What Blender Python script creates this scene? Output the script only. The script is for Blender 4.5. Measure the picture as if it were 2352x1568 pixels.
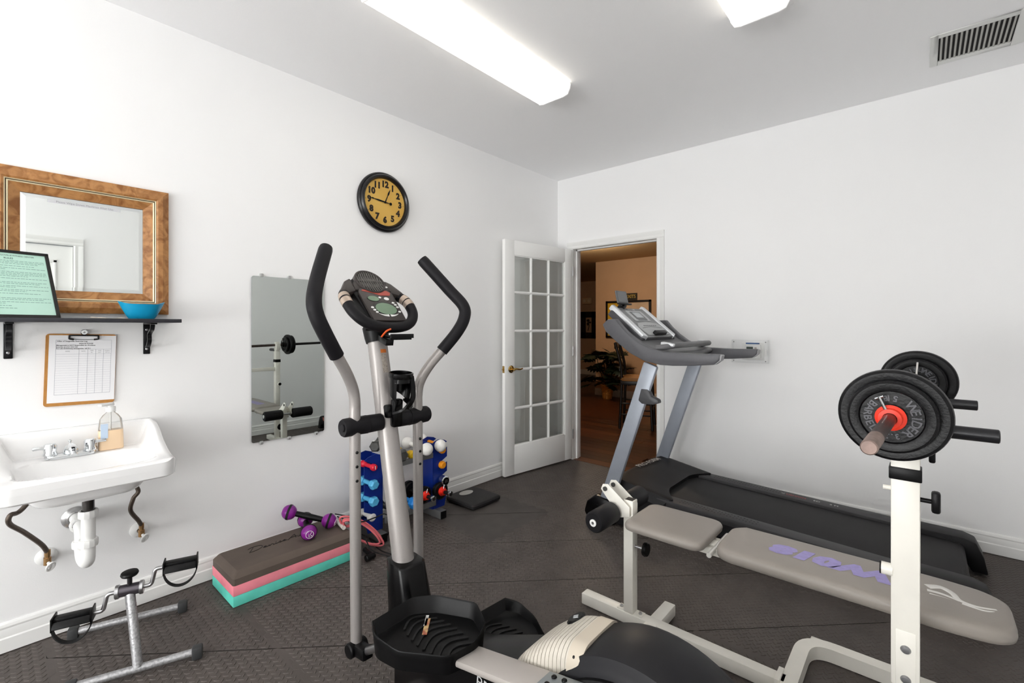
import bpy, bmesh, math, random
from mathutils import Vector, Matrix, Euler
random.seed(7)
for _o in list(bpy.data.objects):
    bpy.data.objects.remove(_o, do_unlink=True)
scene = bpy.context.scene
COL = scene.collection
PI = math.pi

# ------------------------------------------------------------------ camera
EYE = Vector((2.733, -3.796, 1.289))
FPX = 1069.0
RGT = Vector((0.7506, 0.6608, 0)).normalized()
FWD = Vector((-0.6608, 0.7506, 0)).normalized()
HORIZON = 750.0
cd = bpy.data.cameras.new('camera')
cd.sensor_width = 36.0
cd.lens = 36.0 * FPX / 2352.0
cd.shift_y = -(784.0 - HORIZON) / 2352.0
cd.clip_start = 0.02
cam = bpy.data.objects.new('camera', cd)
cam.location = EYE
cam.rotation_euler = (PI / 2, 0, math.atan2(-FWD.x, FWD.y))
COL.objects.link(cam)
scene.camera = cam

# ------------------------------------------------------------------ world and exposure
w = bpy.data.worlds.new('world')
scene.world = w
w.use_nodes = True
w.node_tree.nodes['Background'].inputs[0].default_value = (0.75, 0.8, 0.9, 1)
w.node_tree.nodes['Background'].inputs[1].default_value = 0.3
scene.view_settings.view_transform = 'Standard'
scene.view_settings.look = 'None'
scene.view_settings.gamma = 1.0
scene.view_settings.use_curve_mapping = False
scene.view_settings.exposure = 0.24
try:
    scene.cycles.max_bounces = 8
    scene.cycles.diffuse_bounces = 7
    scene.cycles.glossy_bounces = 4
    scene.cycles.transparent_max_bounces = 12
    scene.cycles.caustics_reflective = False
    scene.cycles.caustics_refractive = False
    scene.cycles.sample_clamp_indirect = 4.0
    scene.cycles.use_adaptive_sampling = True
    scene.cycles.adaptive_threshold = 0.1
    scene.cycles.adaptive_min_samples = 16
except Exception:
    pass
LAMP_GAIN = 3.0       # brightness of the ceiling tubes
FILL_W = 170.0          # fill light through the added window behind the camera
HALL_W = 44.0

# fill light outside an added window in the wall behind the camera (added_window_1)
ROOM_Y0 = -8.2
WX0, WX1, WZ0, WZ1 = 0.40, 2.82, 0.10, 2.10
fl = bpy.data.lights.new('added_window_fill', 'AREA')
fl.shape = 'RECTANGLE'
fl.size = WX1 - WX0 - 0.1
fl.size_y = WZ1 - WZ0 - 0.1
fl.energy = FILL_W
fl.color = (1.0, 0.995, 0.985)
flo = bpy.data.objects.new('added_window_fill', fl)
flo.location = ((WX0 + WX1) / 2, ROOM_Y0 - 0.13, (WZ0 + WZ1) / 2)
flo.rotation_euler = Euler((math.radians(128), 0, 0))
COL.objects.link(flo)
# second fill light, outside an added window in the right wall (added_window_2)
SIDE_W = 80.0
VY0, VY1, VZ0, VZ1 = -7.95, -5.95, 0.40, 2.20
fs_ = bpy.data.lights.new('added_side_fill', 'AREA')
fs_.shape = 'RECTANGLE'
fs_.size = VZ1 - VZ0 - 0.1
fs_.size_y = VY1 - VY0 - 0.1
fs_.energy = SIDE_W
fs_.color = (1.0, 0.995, 0.985)
fso = bpy.data.objects.new('added_side_fill', fs_)
fso.location = (3.22 + 0.13, (VY0 + VY1) / 2, (VZ0 + VZ1) / 2)
fso.rotation_euler = Euler((0, math.radians(118), 0))
COL.objects.link(fso)


# ------------------------------------------------------------------ helpers
def lin(c):
    c = c / 255.0
    return c / 12.92 if c <= 0.04045 else ((c + 0.055) / 1.055) ** 2.4


def rgb(r, g, b):
    return (lin(r), lin(g), lin(b), 1.0)


def ray(px, py):
    return FWD + RGT * ((px - 1176.0) / FPX) + Vector((0, 0, (HORIZON - py) / FPX))


def at(px, py, x=None, y=None, z=None, d=None):
    r = ray(px, py)
    if x is not None: t = (x - EYE.x) / r.x
    elif y is not None: t = (y - EYE.y) / r.y
    elif z is not None: t = (z - EYE.z) / r.z
    else: t = d
    return EYE + r * t


def V(*a):
    return Vector(a)


MATS = {}


def M(name, col, rough=0.5, metal=0.0, noise=0.0, nscale=20.0, bump=0.0, bscale=120.0, spec=0.5,
      coat=0.0, emit=None, estr=0.0, col2=None, stretch=None, trans=0.0, ior=1.45, alpha=1.0):
    """principled material; noise > 0 mixes col with col2 (or a darker shade) by a noise texture"""
    if name in MATS:
        return MATS[name]
    m = bpy.data.materials.new(name)
    m.use_nodes = True
    nt = m.node_tree
    b = nt.nodes['Principled BSDF']
    b.inputs['Base Color'].default_value = col
    b.inputs['Roughness'].default_value = rough
    b.inputs['Metallic'].default_value = metal
    b.inputs['Specular IOR Level'].default_value = spec
    b.inputs['Coat Weight'].default_value = coat
    b.inputs['Transmission Weight'].default_value = trans
    b.inputs['IOR'].default_value = ior
    b.inputs['Alpha'].default_value = alpha
    if emit:
        b.inputs['Emission Color'].default_value = emit
        b.inputs['Emission Strength'].default_value = estr
    vec = None
    if noise > 0 or bump > 0:
        tc = nt.nodes.new('ShaderNodeTexCoord')
        mp = nt.nodes.new('ShaderNodeMapping')
        if stretch:
            mp.inputs['Scale'].default_value = stretch
        nt.links.new(tc.outputs['Object'], mp.inputs['Vector'])
        vec = mp.outputs['Vector']
    if noise > 0:
        n = nt.nodes.new('ShaderNodeTexNoise')
        n.inputs['Scale'].default_value = nscale
        n.inputs['Detail'].default_value = 5
        nt.links.new(vec, n.inputs['Vector'])
        rp = nt.nodes.new('ShaderNodeValToRGB')
        rp.color_ramp.elements[0].position = 0.38
        rp.color_ramp.elements[1].position = 0.66
        nt.links.new(n.outputs['Fac'], rp.inputs['Fac'])
        mx = nt.nodes.new('ShaderNodeMix')
        mx.data_type = 'RGBA'
        mx.inputs['A'].default_value = col
        c2 = col2 or (col[0] * (1 - noise), col[1] * (1 - noise), col[2] * (1 - noise), 1)
        mx.inputs['B'].default_value = c2
        nt.links.new(rp.outputs['Color'], mx.inputs['Factor'])
        nt.links.new(mx.outputs['Result'], b.inputs['Base Color'])
    if bump > 0:
        n2 = nt.nodes.new('ShaderNodeTexNoise')
        n2.inputs['Scale'].default_value = bscale
        n2.inputs['Detail'].default_value = 3
        nt.links.new(vec, n2.inputs['Vector'])
        bp = nt.nodes.new('ShaderNodeBump')
        bp.inputs['Strength'].default_value = bump
        bp.inputs['Distance'].default_value = 0.002
        nt.links.new(n2.outputs['Fac'], bp.inputs['Height'])
        nt.links.new(bp.outputs['Normal'], b.inputs['Normal'])
    MATS[name] = m
    return m


def glass_mat(name, tint=(1, 1, 1, 1), refl=0.5, rough=0.0):
    """thin clear sheet: transparent with a fresnel reflection"""
    if name in MATS:
        return MATS[name]
    m = bpy.data.materials.new(name)
    m.use_nodes = True
    nt = m.node_tree
    nt.nodes.clear()
    out = nt.nodes.new('ShaderNodeOutputMaterial')
    mix = nt.nodes.new('ShaderNodeMixShader')
    tr = nt.nodes.new('ShaderNodeBsdfTransparent')
    tr.inputs[0].default_value = tint
    gl = nt.nodes.new('ShaderNodeBsdfGlossy')
    gl.inputs['Roughness'].default_value = rough
    fr = nt.nodes.new('ShaderNodeFresnel')
    fr.inputs['IOR'].default_value = 1.45
    mt = nt.nodes.new('ShaderNodeMath')
    mt.operation = 'MULTIPLY'
    mt.inputs[1].default_value = refl
    nt.links.new(fr.outputs[0], mt.inputs[0])
    nt.links.new(mt.outputs[0], mix.inputs[0])
    nt.links.new(tr.outputs[0], mix.inputs[1])
    nt.links.new(gl.outputs[0], mix.inputs[2])
    nt.links.new(mix.outputs[0], out.inputs[0])
    MATS[name] = m
    return m


def frame_of(axis):
    a = Vector(axis).normalized()
    t = Vector((0, 0, 1)) if abs(a.z) < 0.9 else Vector((1, 0, 0))
    u = t.cross(a).normalized()
    v = a.cross(u).normalized()
    return u, v, a


class MB:
    """collects shapes; build() links them as one mesh object"""
    def __init__(s):
        s.v = []
        s.f = []

    def add(s, vs, fs):
        o = len(s.v)
        s.v += [Vector(p) for p in vs]
        s.f += [tuple(i + o for i in f) for f in fs]
        return s

    def box(s, c, size, rot=None, bev=0.0, seg=2):
        x, y, z = size[0] / 2, size[1] / 2, size[2] / 2
        bm = bmesh.new()
        bmesh.ops.create_cube(bm, size=1.0)
        for v in bm.verts:
            v.co = Vector((v.co.x * 2 * x, v.co.y * 2 * y, v.co.z * 2 * z))
        if bev > 0:
            bmesh.ops.bevel(bm, geom=list(bm.edges), offset=min(bev, 0.98 * min(x, y, z)), segments=seg,
                            profile=0.5, affect='EDGES', clamp_overlap=True)
        s.bm(bm, c, rot)
        return s

    def bm(s, bm, c=(0, 0, 0), rot=None):
        bm.verts.ensure_lookup_table()
        mt = rot.to_matrix() if isinstance(rot, Euler) else (rot if rot is not None else None)
        vs = []
        for i, v in enumerate(bm.verts):
            v.index = i
            p = v.co.copy()
            if mt is not None:
                p = mt @ p
            vs.append(p + Vector(c))
        s.add(vs, [tuple(v.index for v in f.verts) for f in bm.faces])
        bm.free()

    def span(s, a, b, bev=0.0, seg=2):
        a, b = Vector(a), Vector(b)
        return s.box((a + b) / 2, [abs(b[i] - a[i]) for i in range(3)], None, bev, seg)

    def bar(s, p, q, wu, wv, up=(0, 0, 1), bev=0.0):
        """square bar from p to q; wu across, wv along up"""
        p, q = Vector(p), Vector(q)
        a = (q - p).normalized()
        u = Vector(up).cross(a)
        if u.length < 1e-5:
            u = Vector((1, 0, 0))
        u.normalize()
        v = a.cross(u).normalized()
        R = Matrix((u, a, v)).transposed()
        return s.box((p + q) / 2, (wu, (q - p).length, wv), R, bev)

    def cyl(s, p, q, r, r2=None, n=20, caps=True, bev=0.0):
        p, q = Vector(p), Vector(q)
        L = (q - p).length
        r2 = r if r2 is None else r2
        if bev > 0:
            return s.lathe([(0, 0), (r - bev, 0), (r, bev), (r2, L - bev), (r2 - bev, L), (0, L)], p, q - p, n)
        return s.lathe(([(0, 0)] if caps else []) + [(r, 0), (r2, L)] + ([(0, L)] if caps else []), p, q - p, n)

    def lathe(s, prof, o, axis, n=32, sx=1.0, sy=1.0, u=None):
        o = Vector(o)
        if u is None:
            u, v, a = frame_of(axis)
        else:
            a = Vector(axis).normalized()
            u = Vector(u).normalized()
            v = a.cross(u).normalized()
        vs, fs, rings = [], [], []
        for r, h in prof:
            if r < 1e-6:
                rings.append([len(vs)])
                vs.append(o + a * h)
            else:
                rings.append(list(range(len(vs), len(vs) + n)))
                for i in range(n):
                    t = 2 * PI * i / n
                    vs.append(o + a * h + u * (r * sx * math.cos(t)) + v * (r * sy * math.sin(t)))
        for A, B in zip(rings, rings[1:]):
            for i in range(n):
                j = (i + 1) % n
                if len(A) == 1 and len(B) == 1: break
                if len(A) == 1: fs.append((A[0], B[j], B[i])[::-1])
                elif len(B) == 1: fs.append((A[i], A[j], B[0]))
                else: fs.append((A[i], A[j], B[j], B[i]))
        return s.add(vs, fs)

    def sphere(s, c, r, n=20, m=12, sc=(1, 1, 1), axis=(0, 0, 1)):
        prof = [(r * math.sin(PI * k / m), -r * math.cos(PI * k / m)) for k in range(m + 1)]
        prof[0] = (0, -r); prof[-1] = (0, r)
        k0 = len(s.v)
        s.lathe(prof, (0, 0, 0), axis, n)
        for i in range(k0, len(s.v)):
            p = s.v[i]
            s.v[i] = Vector((p.x * sc[0], p.y * sc[1], p.z * sc[2])) + Vector(c)
        return s

    def tube(s, pts, r, n=12, closed=False, caps=True, sq=None):
        """round tube along pts (r number or list); sq=(half_u, half_v, up) makes it rectangular"""
        P = [Vector(p) for p in pts]
        k = len(P)
        vs, fs = [], []
        prev = None
        for i, p in enumerate(P):
            if closed: t = (P[(i + 1) % k] - P[i - 1])
            else: t = (P[min(i + 1, k - 1)] - P[max(i - 1, 0)])
            t.normalize()
            if sq:
                u = Vector(sq[2]).cross(t)
                if u.length < 1e-4: u = prev or Vector((1, 0, 0))
                u.normalize()
            elif prev is None:
                u = frame_of(t)[0]
            else:
                u = prev - t * prev.dot(t)
                u.normalize()
            prev = u.copy()
            v = t.cross(u).normalized()
            rr = r[i] if isinstance(r, (list, tuple)) else r
            if sq:
                for a, b in ((-1, -1), (1, -1), (1, 1), (-1, 1)):
                    vs.append(p + u * a * sq[0] + v * b * sq[1])
            else:
                for j in range(n):
                    th = 2 * PI * j / n
                    vs.append(p + (u * math.cos(th) + v * math.sin(th)) * rr)
        n = 4 if sq else n
        for i in range(k if closed else k - 1):
            A, B = i * n, ((i + 1) % k) * n
            for j in range(n):
                q = (j + 1) % n
                fs.append((A + j, A + q, B + q, B + j))
        if caps and not closed:
            fs.append(tuple(range(n - 1, -1, -1)))
            fs.append(tuple((k - 1) * n + j for j in range(n)))
        return s.add(vs, fs)

    def prism(s, poly, vec):
        """flat polygon (3D points) extruded by vec"""
        P = [Vector(p) for p in poly]
        vec = Vector(vec)
        n = len(P)
        nrm = Vector((0, 0, 0))
        for i in range(n):
            nrm += P[i].cross(P[(i + 1) % n])
        if nrm.dot(vec) > 0:
            P = P[::-1]
        vs = P + [p + vec for p in P]
        fs = [tuple(range(n)), tuple(range(2 * n - 1, n - 1, -1))]
        for i in range(n):
            j = (i + 1) % n
            fs.append((i, i + n, j + n, j))
        return s.add(vs, fs)

    def grid(s, fn, nu, nv):
        vs = [fn(i / nu, j / nv) for i in range(nu + 1) for j in range(nv + 1)]
        fs = [(i * (nv + 1) + j, (i + 1) * (nv + 1) + j, (i + 1) * (nv + 1) + j + 1, i * (nv + 1) + j + 1)
              for i in range(nu) for j in range(nv)]
        return s.add(vs, fs)

    def text(s, string, size, o, xd, yd, align='CENTER', extrude=0.0, offset=0.0, spacing=1.0, shear=0.0, sx=1.0):
        cu = bpy.data.curves.new('t', 'FONT')
        cu.body = string
        cu.size = size
        cu.align_x = align
        cu.align_y = 'CENTER'
        cu.extrude = extrude
        cu.offset = offset
        cu.shear = shear
        cu.space_character = spacing
        cu.resolution_u = 2
        ob = bpy.data.objects.new('t', cu)
        COL.objects.link(ob)
        me = bpy.data.meshes.new_from_object(ob.evaluated_get(bpy.context.evaluated_depsgraph_get()))
        xd, yd = Vector(xd).normalized(), Vector(yd).normalized()
        zd = xd.cross(yd)
        s.add([Vector(o) + xd * (v.co.x * sx) + yd * v.co.y + zd * v.co.z for v in me.vertices],
              [tuple(p.vertices) for p in me.polygons])
        bpy.data.objects.remove(ob, do_unlink=True)
        bpy.data.meshes.remove(me)
        bpy.data.curves.remove(cu)
        return s

    def mesh(s, name, origin=None, bevel=0.0, seg=2, angle=38, bev_angle=30):
        o = Vector(origin) if origin is not None else Vector((0, 0, 0))
        me = bpy.data.meshes.new(name)
        me.from_pydata([tuple(p - o) for p in s.v], [], s.f)
        if bevel > 0:
            bm = bmesh.new()
            bm.from_mesh(me)
            bmesh.ops.remove_doubles(bm, verts=bm.verts, dist=1e-6)
            bmesh.ops.recalc_face_normals(bm, faces=bm.faces)
            es = [e for e in bm.edges if len(e.link_faces) == 2 and e.calc_face_angle(0) > math.radians(bev_angle)]
            bmesh.ops.bevel(bm, geom=es, offset=bevel, segments=seg, profile=0.5, affect='EDGES', clamp_overlap=True)
            bm.to_mesh(me)
            bm.free()
        me.polygons.foreach_set('use_smooth', [True] * len(me.polygons))
        me.set_sharp_from_angle(angle=math.radians(angle))
        me.update()
        return me

    def build(s, name, mat, parent=None, local=False, bevel=0.0, seg=2, angle=38, bev_angle=30, loc=None, label=None):
        """links the mesh; shapes are in world space unless local (then in the parent's own space)"""
        org = None
        if not local:
            if parent is not None: org = ORG[parent]
            elif loc is not None: org = Vector(loc)
        me = s.mesh(name, org, bevel, seg, angle, bev_angle)
        o = bpy.data.objects.new(name, me)
        COL.objects.link(o)
        if mat is not None:
            me.materials.append(mat)
        if parent is not None:
            o.parent = parent
            ORG[o] = ORG[parent]
        else:
            if loc is not None: o.location = loc
            ORG[o] = Vector(loc) if loc is not None else Vector((0, 0, 0))
        if label: o['label'] = label
        return o


ORG = {}


def thing(name, label, cat, loc, group=None, rot=None):
    o = bpy.data.objects.new(name, None)
    o.empty_display_size = 0.1
    o.location = loc
    if rot is not None:
        o.rotation_euler = rot
    COL.objects.link(o)
    ORG[o] = Vector(loc)
    return tag(o, label, cat, group)


def tag(o, label, cat, group=None):
    o['label'] = label
    o['category'] = cat
    if group:
        o['group'] = group
    return o


def struct(o, label=None):
    o['kind'] = 'structure'
    if label: o['label'] = label
    return o


def sempty(name, loc=(0, 0, 0), rot=None, label=None):
    o = bpy.data.objects.new(name, None)
    o.location = loc
    if rot is not None: o.rotation_euler = rot
    COL.objects.link(o)
    ORG[o] = Vector(loc)
    return struct(o, label)


def clone(o, parent=None):
    c = o.copy()
    COL.objects.link(c)
    c.parent = parent
    ORG[c] = ORG.get(o, Vector((0, 0, 0)))
    for ch in list(o.children):
        clone(ch, c)
    return c


def place(o, loc, rot=None, label=None):
    o.location = loc
    if rot is not None: o.rotation_euler = rot
    if label: o['label'] = label
    return o


def piece(name, me, parent, loc=(0, 0, 0), rot=None, mat=None):
    """a part that shares mesh data; loc is in the parent's space"""
    o = bpy.data.objects.new(name, me)
    COL.objects.link(o)
    o.parent = parent
    o.location = loc
    if rot is not None: o.rotation_euler = rot
    ORG[o] = ORG[parent]
    return o


def spline(pts, n=8):
    P = [Vector(p) for p in pts]
    out = []
    for i in range(len(P) - 1):
        p0 = P[max(i - 1, 0)]; p1 = P[i]; p2 = P[i + 1]; p3 = P[min(i + 2, len(P) - 1)]
        for k in range(n):
            t = k / n
            out.append(0.5 * ((2 * p1) + (p2 - p0) * t + (2 * p0 - 5 * p1 + 4 * p2 - p3) * t * t +
                              (3 * p1 - p0 - 3 * p2 + p3) * t ** 3))
    out.append(P[-1])
    return out


def fillet(pts, r, n=6):
    P = [Vector(p) for p in pts]
    out = [P[0]]
    for i in range(1, len(P) - 1):
        a, b, c = P[i - 1], P[i], P[i + 1]
        d1, d2 = (a - b), (c - b)
        k = min(r, d1.length * 0.49, d2.length * 0.49)
        s, e = b + d1.normalized() * k, b + d2.normalized() * k
        for j in range(n + 1):
            t = j / n
            out.append(s * (1 - t) ** 2 + b * 2 * t * (1 - t) + e * t * t)
    out.append(P[-1])
    return out


def rrect(x0, x1, y0, y1, r, n=5):
    out = []
    for cx, cy, a0 in ((x1 - r, y1 - r, 0), (x0 + r, y1 - r, PI / 2), (x0 + r, y0 + r, PI), (x1 - r, y0 + r, 1.5 * PI)):
        for k in range(n + 1):
            a = a0 + PI / 2 * k / n
            out.append((cx + r * math.cos(a), cy + r * math.sin(a)))
    return out


def poly_in(poly, x, y):
    c = False
    n = len(poly)
    for i in range(n):
        x1, y1 = poly[i]; x2, y2 = poly[(i + 1) % n]
        if (y1 > y) != (y2 > y) and x < (x2 - x1) * (y - y1) / (y2 - y1) + x1:
            c = not c
    return c


# ------------------------------------------------------------------ shared materials
WALL = M('wall_paint', rgb(247, 247, 247), 0.55, bump=0.10, bscale=260, spec=0.35)
CEIL = M('ceiling_paint', rgb(252, 252, 253), 0.8, bump=0.12, bscale=180, spec=0.2)
TRIM = M('trim_paint', rgb(240, 240, 238), 0.35)
DOORW = M('door_paint', rgb(246, 246, 244), 0.4)
BLACKP = M('black_plastic', rgb(12, 12, 13), 0.36, noise=0.2, nscale=40, bump=0.08, bscale=600, spec=0.22)
BLACKG = M('black_gloss', rgb(6, 6, 7), 0.24, spec=0.3)
FOAM = M('black_foam', rgb(24, 23, 26), 0.5, bump=0.15, bscale=700, spec=0.22)
RUBBER = M('black_rubber', rgb(14, 14, 15), 0.7, bump=0.1, bscale=500)
CHROME = M('chrome', rgb(225, 228, 230), 0.10, 1.0)
STEEL = M('steel', rgb(190, 190, 192), 0.3, 1.0)
WHITEP = M('white_plastic', rgb(235, 235, 233), 0.35)
PORC = M('porcelain', rgb(251, 251, 251), 0.12, coat=0.4)
SILVER = M('silver_paint', rgb(164, 159, 156), 0.34, 0.35, noise=0.05, nscale=300)
CREAM = M('cream_enamel', rgb(240, 237, 228), 0.32, noise=0.06, nscale=9)
IRON = M('black_iron', rgb(17, 17, 19), 0.36, 0.0, spec=0.28, bump=0.3, bscale=160, noise=0.3, nscale=60)
BRASS = M('brass', rgb(196, 160, 92), 0.2, 1.0)
MIRROR = M('mirror_silver', (0.86, 0.89, 0.88, 1), 0.0, 1.0)
MIRROR2 = M('mirror_grey', (0.62, 0.66, 0.64, 1), 0.0, 1.0)
PAPER = M('paper', rgb(244, 244, 246), 0.7)
INK = M('ink', rgb(30, 30, 32), 0.7)
INKG = M('ink_grey', rgb(140, 142, 146), 0.7)
CLEAR = glass_mat('clear_plastic', (0.97, 0.98, 0.98, 1), 0.6)

# ================================================================== the room
X1, Y0, HC = 3.22, ROOM_Y0, 2.743
DX0, DX1, DH = 0.19, 1.04, 2.04            # doorway in the back wall
struct(MB().span((-0.12, Y0 - 0.12, 0 - 0.1), (0, 0.12, HC)).build('wall_left', WALL))
mb = MB().span((0, 0, -0.1), (DX0 - 0.02, 0.12, HC)).span((DX1 + 0.02, 0, -0.1), (X1, 0.12, HC)).span((DX0 - 0.02, 0, DH + 0.02), (DX1 + 0.02, 0.12, HC))
struct(mb.build('wall_back', WALL))
RD0, RD1 = -4.06, -3.24                    # closed door in the right wall
mb = MB().span((X1, Y0 - 0.12, -0.1), (X1 + 0.12, VY0, HC)).span((X1, VY1, -0.1), (X1 + 0.12, RD0 - 0.02, HC)).span((X1, VY0, -0.1), (X1 + 0.12, VY1, VZ0)).span((X1, VY0, VZ1), (X1 + 0.12, VY1, HC)).span((X1, RD1 + 0.02, -0.1), (X1 + 0.12, 0.12, HC)).span((X1, RD0 - 0.02, 2.06), (X1 + 0.12, RD1 + 0.02, HC))
struct(mb.build('wall_right', WALL))
mb = MB().span((0, Y0 - 0.12, -0.1), (WX0, Y0, HC)).span((WX1, Y0 - 0.12, -0.1), (X1, Y0, HC)).span((WX0, Y0 - 0.12, -0.1), (WX1, Y0, WZ0)).span((WX0, Y0 - 0.12, WZ1), (WX1, Y0, HC))
struct(mb.build('wall_front', WALL))
w1 = sempty('added_window_1', ((WX0 + WX1) / 2, Y0, WZ0), label='added wide white framed window, unseen in the wall behind the camera')  # unseen window, added to let the rear fill light in
mb = MB()
for a, b in (((WX0, WZ0), (WX0 + 0.05, WZ1)), ((WX1 - 0.05, WZ0), (WX1, WZ1)), ((WX0, WZ0), (WX1, WZ0 + 0.05)), ((WX0, WZ1 - 0.05), (WX1, WZ1)), (((WX0 + WX1) / 2 - 0.025, WZ0), ((WX0 + WX1) / 2 + 0.025, WZ1))):
    mb.span((a[0], Y0 - 0.09, a[1]), (b[0], Y0 - 0.04, b[1]))
mb.build('added_window_frame', TRIM, w1)
MB().span((WX0 - 0.05, Y0 - 0.04, WZ0 - 0.03), (WX1 + 0.05, Y0 + 0.04, WZ0)).build('added_window_sill', TRIM, w1, bevel=0.004)
for xa, xb in ((WX0 + 0.05, (WX0 + WX1) / 2 - 0.025), ((WX0 + WX1) / 2 + 0.025, WX1 - 0.05)):
    MB().span((xa, Y0 - 0.067, WZ0 + 0.05), (xb, Y0 - 0.063, WZ1 - 0.05)).build('pane', CLEAR, w1)
w2 = sempty('added_window_2', (X1, (VY0 + VY1) / 2, VZ0), label='added white framed window, unseen in the right wall behind the camera')  # unseen window, added for the side fill light
mb = MB()
for a, b in (((VY0, VZ0), (VY0 + 0.05, VZ1)), ((VY1 - 0.05, VZ0), (VY1, VZ1)), ((VY0, VZ0), (VY1, VZ0 + 0.05)), ((VY0, VZ1 - 0.05), (VY1, VZ1)), (((VY0 + VY1) / 2 - 0.025, VZ0), ((VY0 + VY1) / 2 + 0.025, VZ1))):
    mb.span((X1 + 0.04, a[0], a[1]), (X1 + 0.09, b[0], b[1]))
mb.build('added_window_frame', TRIM, w2)
for ya, yb in ((VY0 + 0.05, (VY0 + VY1) / 2 - 0.025), ((VY0 + VY1) / 2 + 0.025, VY1 - 0.05)):
    MB().span((X1 + 0.063, ya, VZ0 + 0.05), (X1 + 0.067, yb, VZ1 - 0.05)).build('pane', CLEAR, w2)
struct(MB().span((-0.12, Y0 - 0.12, HC), (X1 + 0.12, 0.12, HC + 0.1)).build('ceiling', CEIL))

# ---- floor with interlocking rubber tiles
MAT_G = M('mat_rubber', rgb(87, 80, 76), 0.55, noise=0.22, nscale=7, bump=0.25, bscale=500, spec=0.45)
MAT_S = M('mat_rubber_smooth', rgb(84, 79, 76), 0.62, noise=0.2, nscale=9, bump=0.3, bscale=300, spec=0.35)
floor = MB().span((0, Y0, -0.1), (X1, 0, -0.013)).build('floor', M('concrete', rgb(22, 21, 20), 0.9, noise=0.3))
struct(floor)
TS = 0.61
GX = [0.004, 0.184, 0.794, 1.404, 2.014, 2.624, X1 - 0.004]
GY = [-1.794 + TS * k for k in range(3, -12, -1)]
GY = sorted([y for y in GY if Y0 < y < -0.02] + [Y0 + 0.004, -0.004])
TOOTH, TP = 0.0095, TS / 14.0


def wavy(a, b, on):
    """puzzle edge as offsets along 0..1"""
    L = b - a
    if not on:
        return [(a, 0.0)]
    n = max(2, int(round(L / TP)))
    st = L / n
    out = []
    for k in range(n):
        s = 1 if k % 2 == 0 else -1
        c = a + st * k
        out += [(c + st * 0.16, s * TOOTH), (c + st * 0.84, s * TOOTH)]
    return [(a, 0.0)] + out


_tile_cache = {}


def tile_mesh(w, h, ex, ph, smooth):
    """w x h tile with its corner at 0,0; ex = which edges interlock (x0,x1,y0,y1); ph = pattern phase"""
    key = (round(w, 3), round(h, 3), ex, ph, smooth)
    if key in _tile_cache:
        return _tile_cache[key]
    g = 0.00015
    P = []
    for c, d in wavy(0, w, ex[2]): P.append((c, d + g if True else d))
    for c, d in wavy(0, h, ex[1]): P.append((w + d - g, c))
    for c, d in reversed(wavy(0, w, ex[3])): P.append((w if c == 0 else c, h + (0 if c == 0 else d) - g))
    L = wavy(0, h, ex[0])
    for c, d in reversed(L): P.append((0 + (0 if c == 0 else d) + g, h if c == 0 else c))
    # tidy the corner ordering of the two reversed sides
    def side_rev(lst, f):
        pts = [f(c, d) for c, d in lst[1:]]
        return pts[::-1]
    P = [(g if i == 0 else c, d + g) for i, (c, d) in enumerate(wavy(0, w, ex[2]))]
    P += [(w + d - g, c + (g if i == 0 else 0)) for i, (c, d) in enumerate(wavy(0, h, ex[1]))]
    P += [(w - g, h - g)] + side_rev(wavy(0, w, ex[3]), lambda c, d: (c, h + d - g))
    P += [(g, h - g)] + side_rev(wavy(0, h, ex[0]), lambda c, d: (d + g, c))
    m = MB()
    m.prism([(x, y, -0.0125) for x, y in P], (0, 0, 0.0105))
    if not smooth:
        pitch = 0.0305
        ln, wd, ht = 0.0125, 0.0042, 0.0022
        nx, ny = int(w / pitch), int(h / pitch)
        ox, oy = (w - nx * pitch) / 2, (h - ny * pitch) / 2
        for i in range(nx):
            for j in range(ny):
                for q in range(2):
                    cx = ox + (i + 0.27 + 0.5 * q) * pitch
                    cy = oy + (j + 0.27 + 0.5 * q) * pitch
                    a = PI / 4 if (q == 0) else -PI / 4
                    ca, sa = math.cos(a), math.sin(a)
                    def T(u, v, z): return (cx + u * ca - v * sa, cy + u * sa + v * ca, z)
                    vs = [T(-ln, 0, -0.0021), T(0, -wd, -0.0021), T(ln, 0, -0.0021), T(0, wd, -0.0021),
                          T(-ln * 0.55, 0, -0.0021 + ht), T(ln * 0.55, 0, -0.0021 + ht)]
                    m.add(vs, [(0, 1, 4), (1, 5, 4), (1, 2, 5), (2, 3, 5), (3, 4, 5), (3, 0, 4)])
    me = m.mesh('mat_tile', angle=25)
    me.materials.append(MAT_S if smooth else MAT_G)
    _tile_cache[key] = me
    return me


for i in range(len(GX) - 1):
    for j in range(len(GY) - 1):
        x0, x1, y0, y1 = GX[i], GX[i + 1], GY[j], GY[j + 1]
        ex = (i > 0, i < len(GX) - 2, j > 0, j < len(GY) - 2)
        sm = abs(x0 - 0.184) < 0.01 and abs(y0 + 1.794) < 0.01
        piece('mat_tile', tile_mesh(x1 - x0, y1 - y0, ex, 0, sm), floor, (x0, y0, 0))

# ---- baseboards
def baseboard(name, p, q, nrm):
    p, q, n = Vector(p), Vector(q), Vector(nrm)
    prof = [(0, 0.002), (0.016, 0.002), (0.016, 0.055), (0.012, 0.060), (0.012, 0.084), (0.010, 0.092), (0.012, 0.100), (0.009, 0.110), (0.004, 0.116), (0, 0.116)]
    poly = [p + n * a + Vector((0, 0, b)) for a, b in prof]
    struct(MB().prism(poly, q - p).build(name, TRIM, angle=20))


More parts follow.
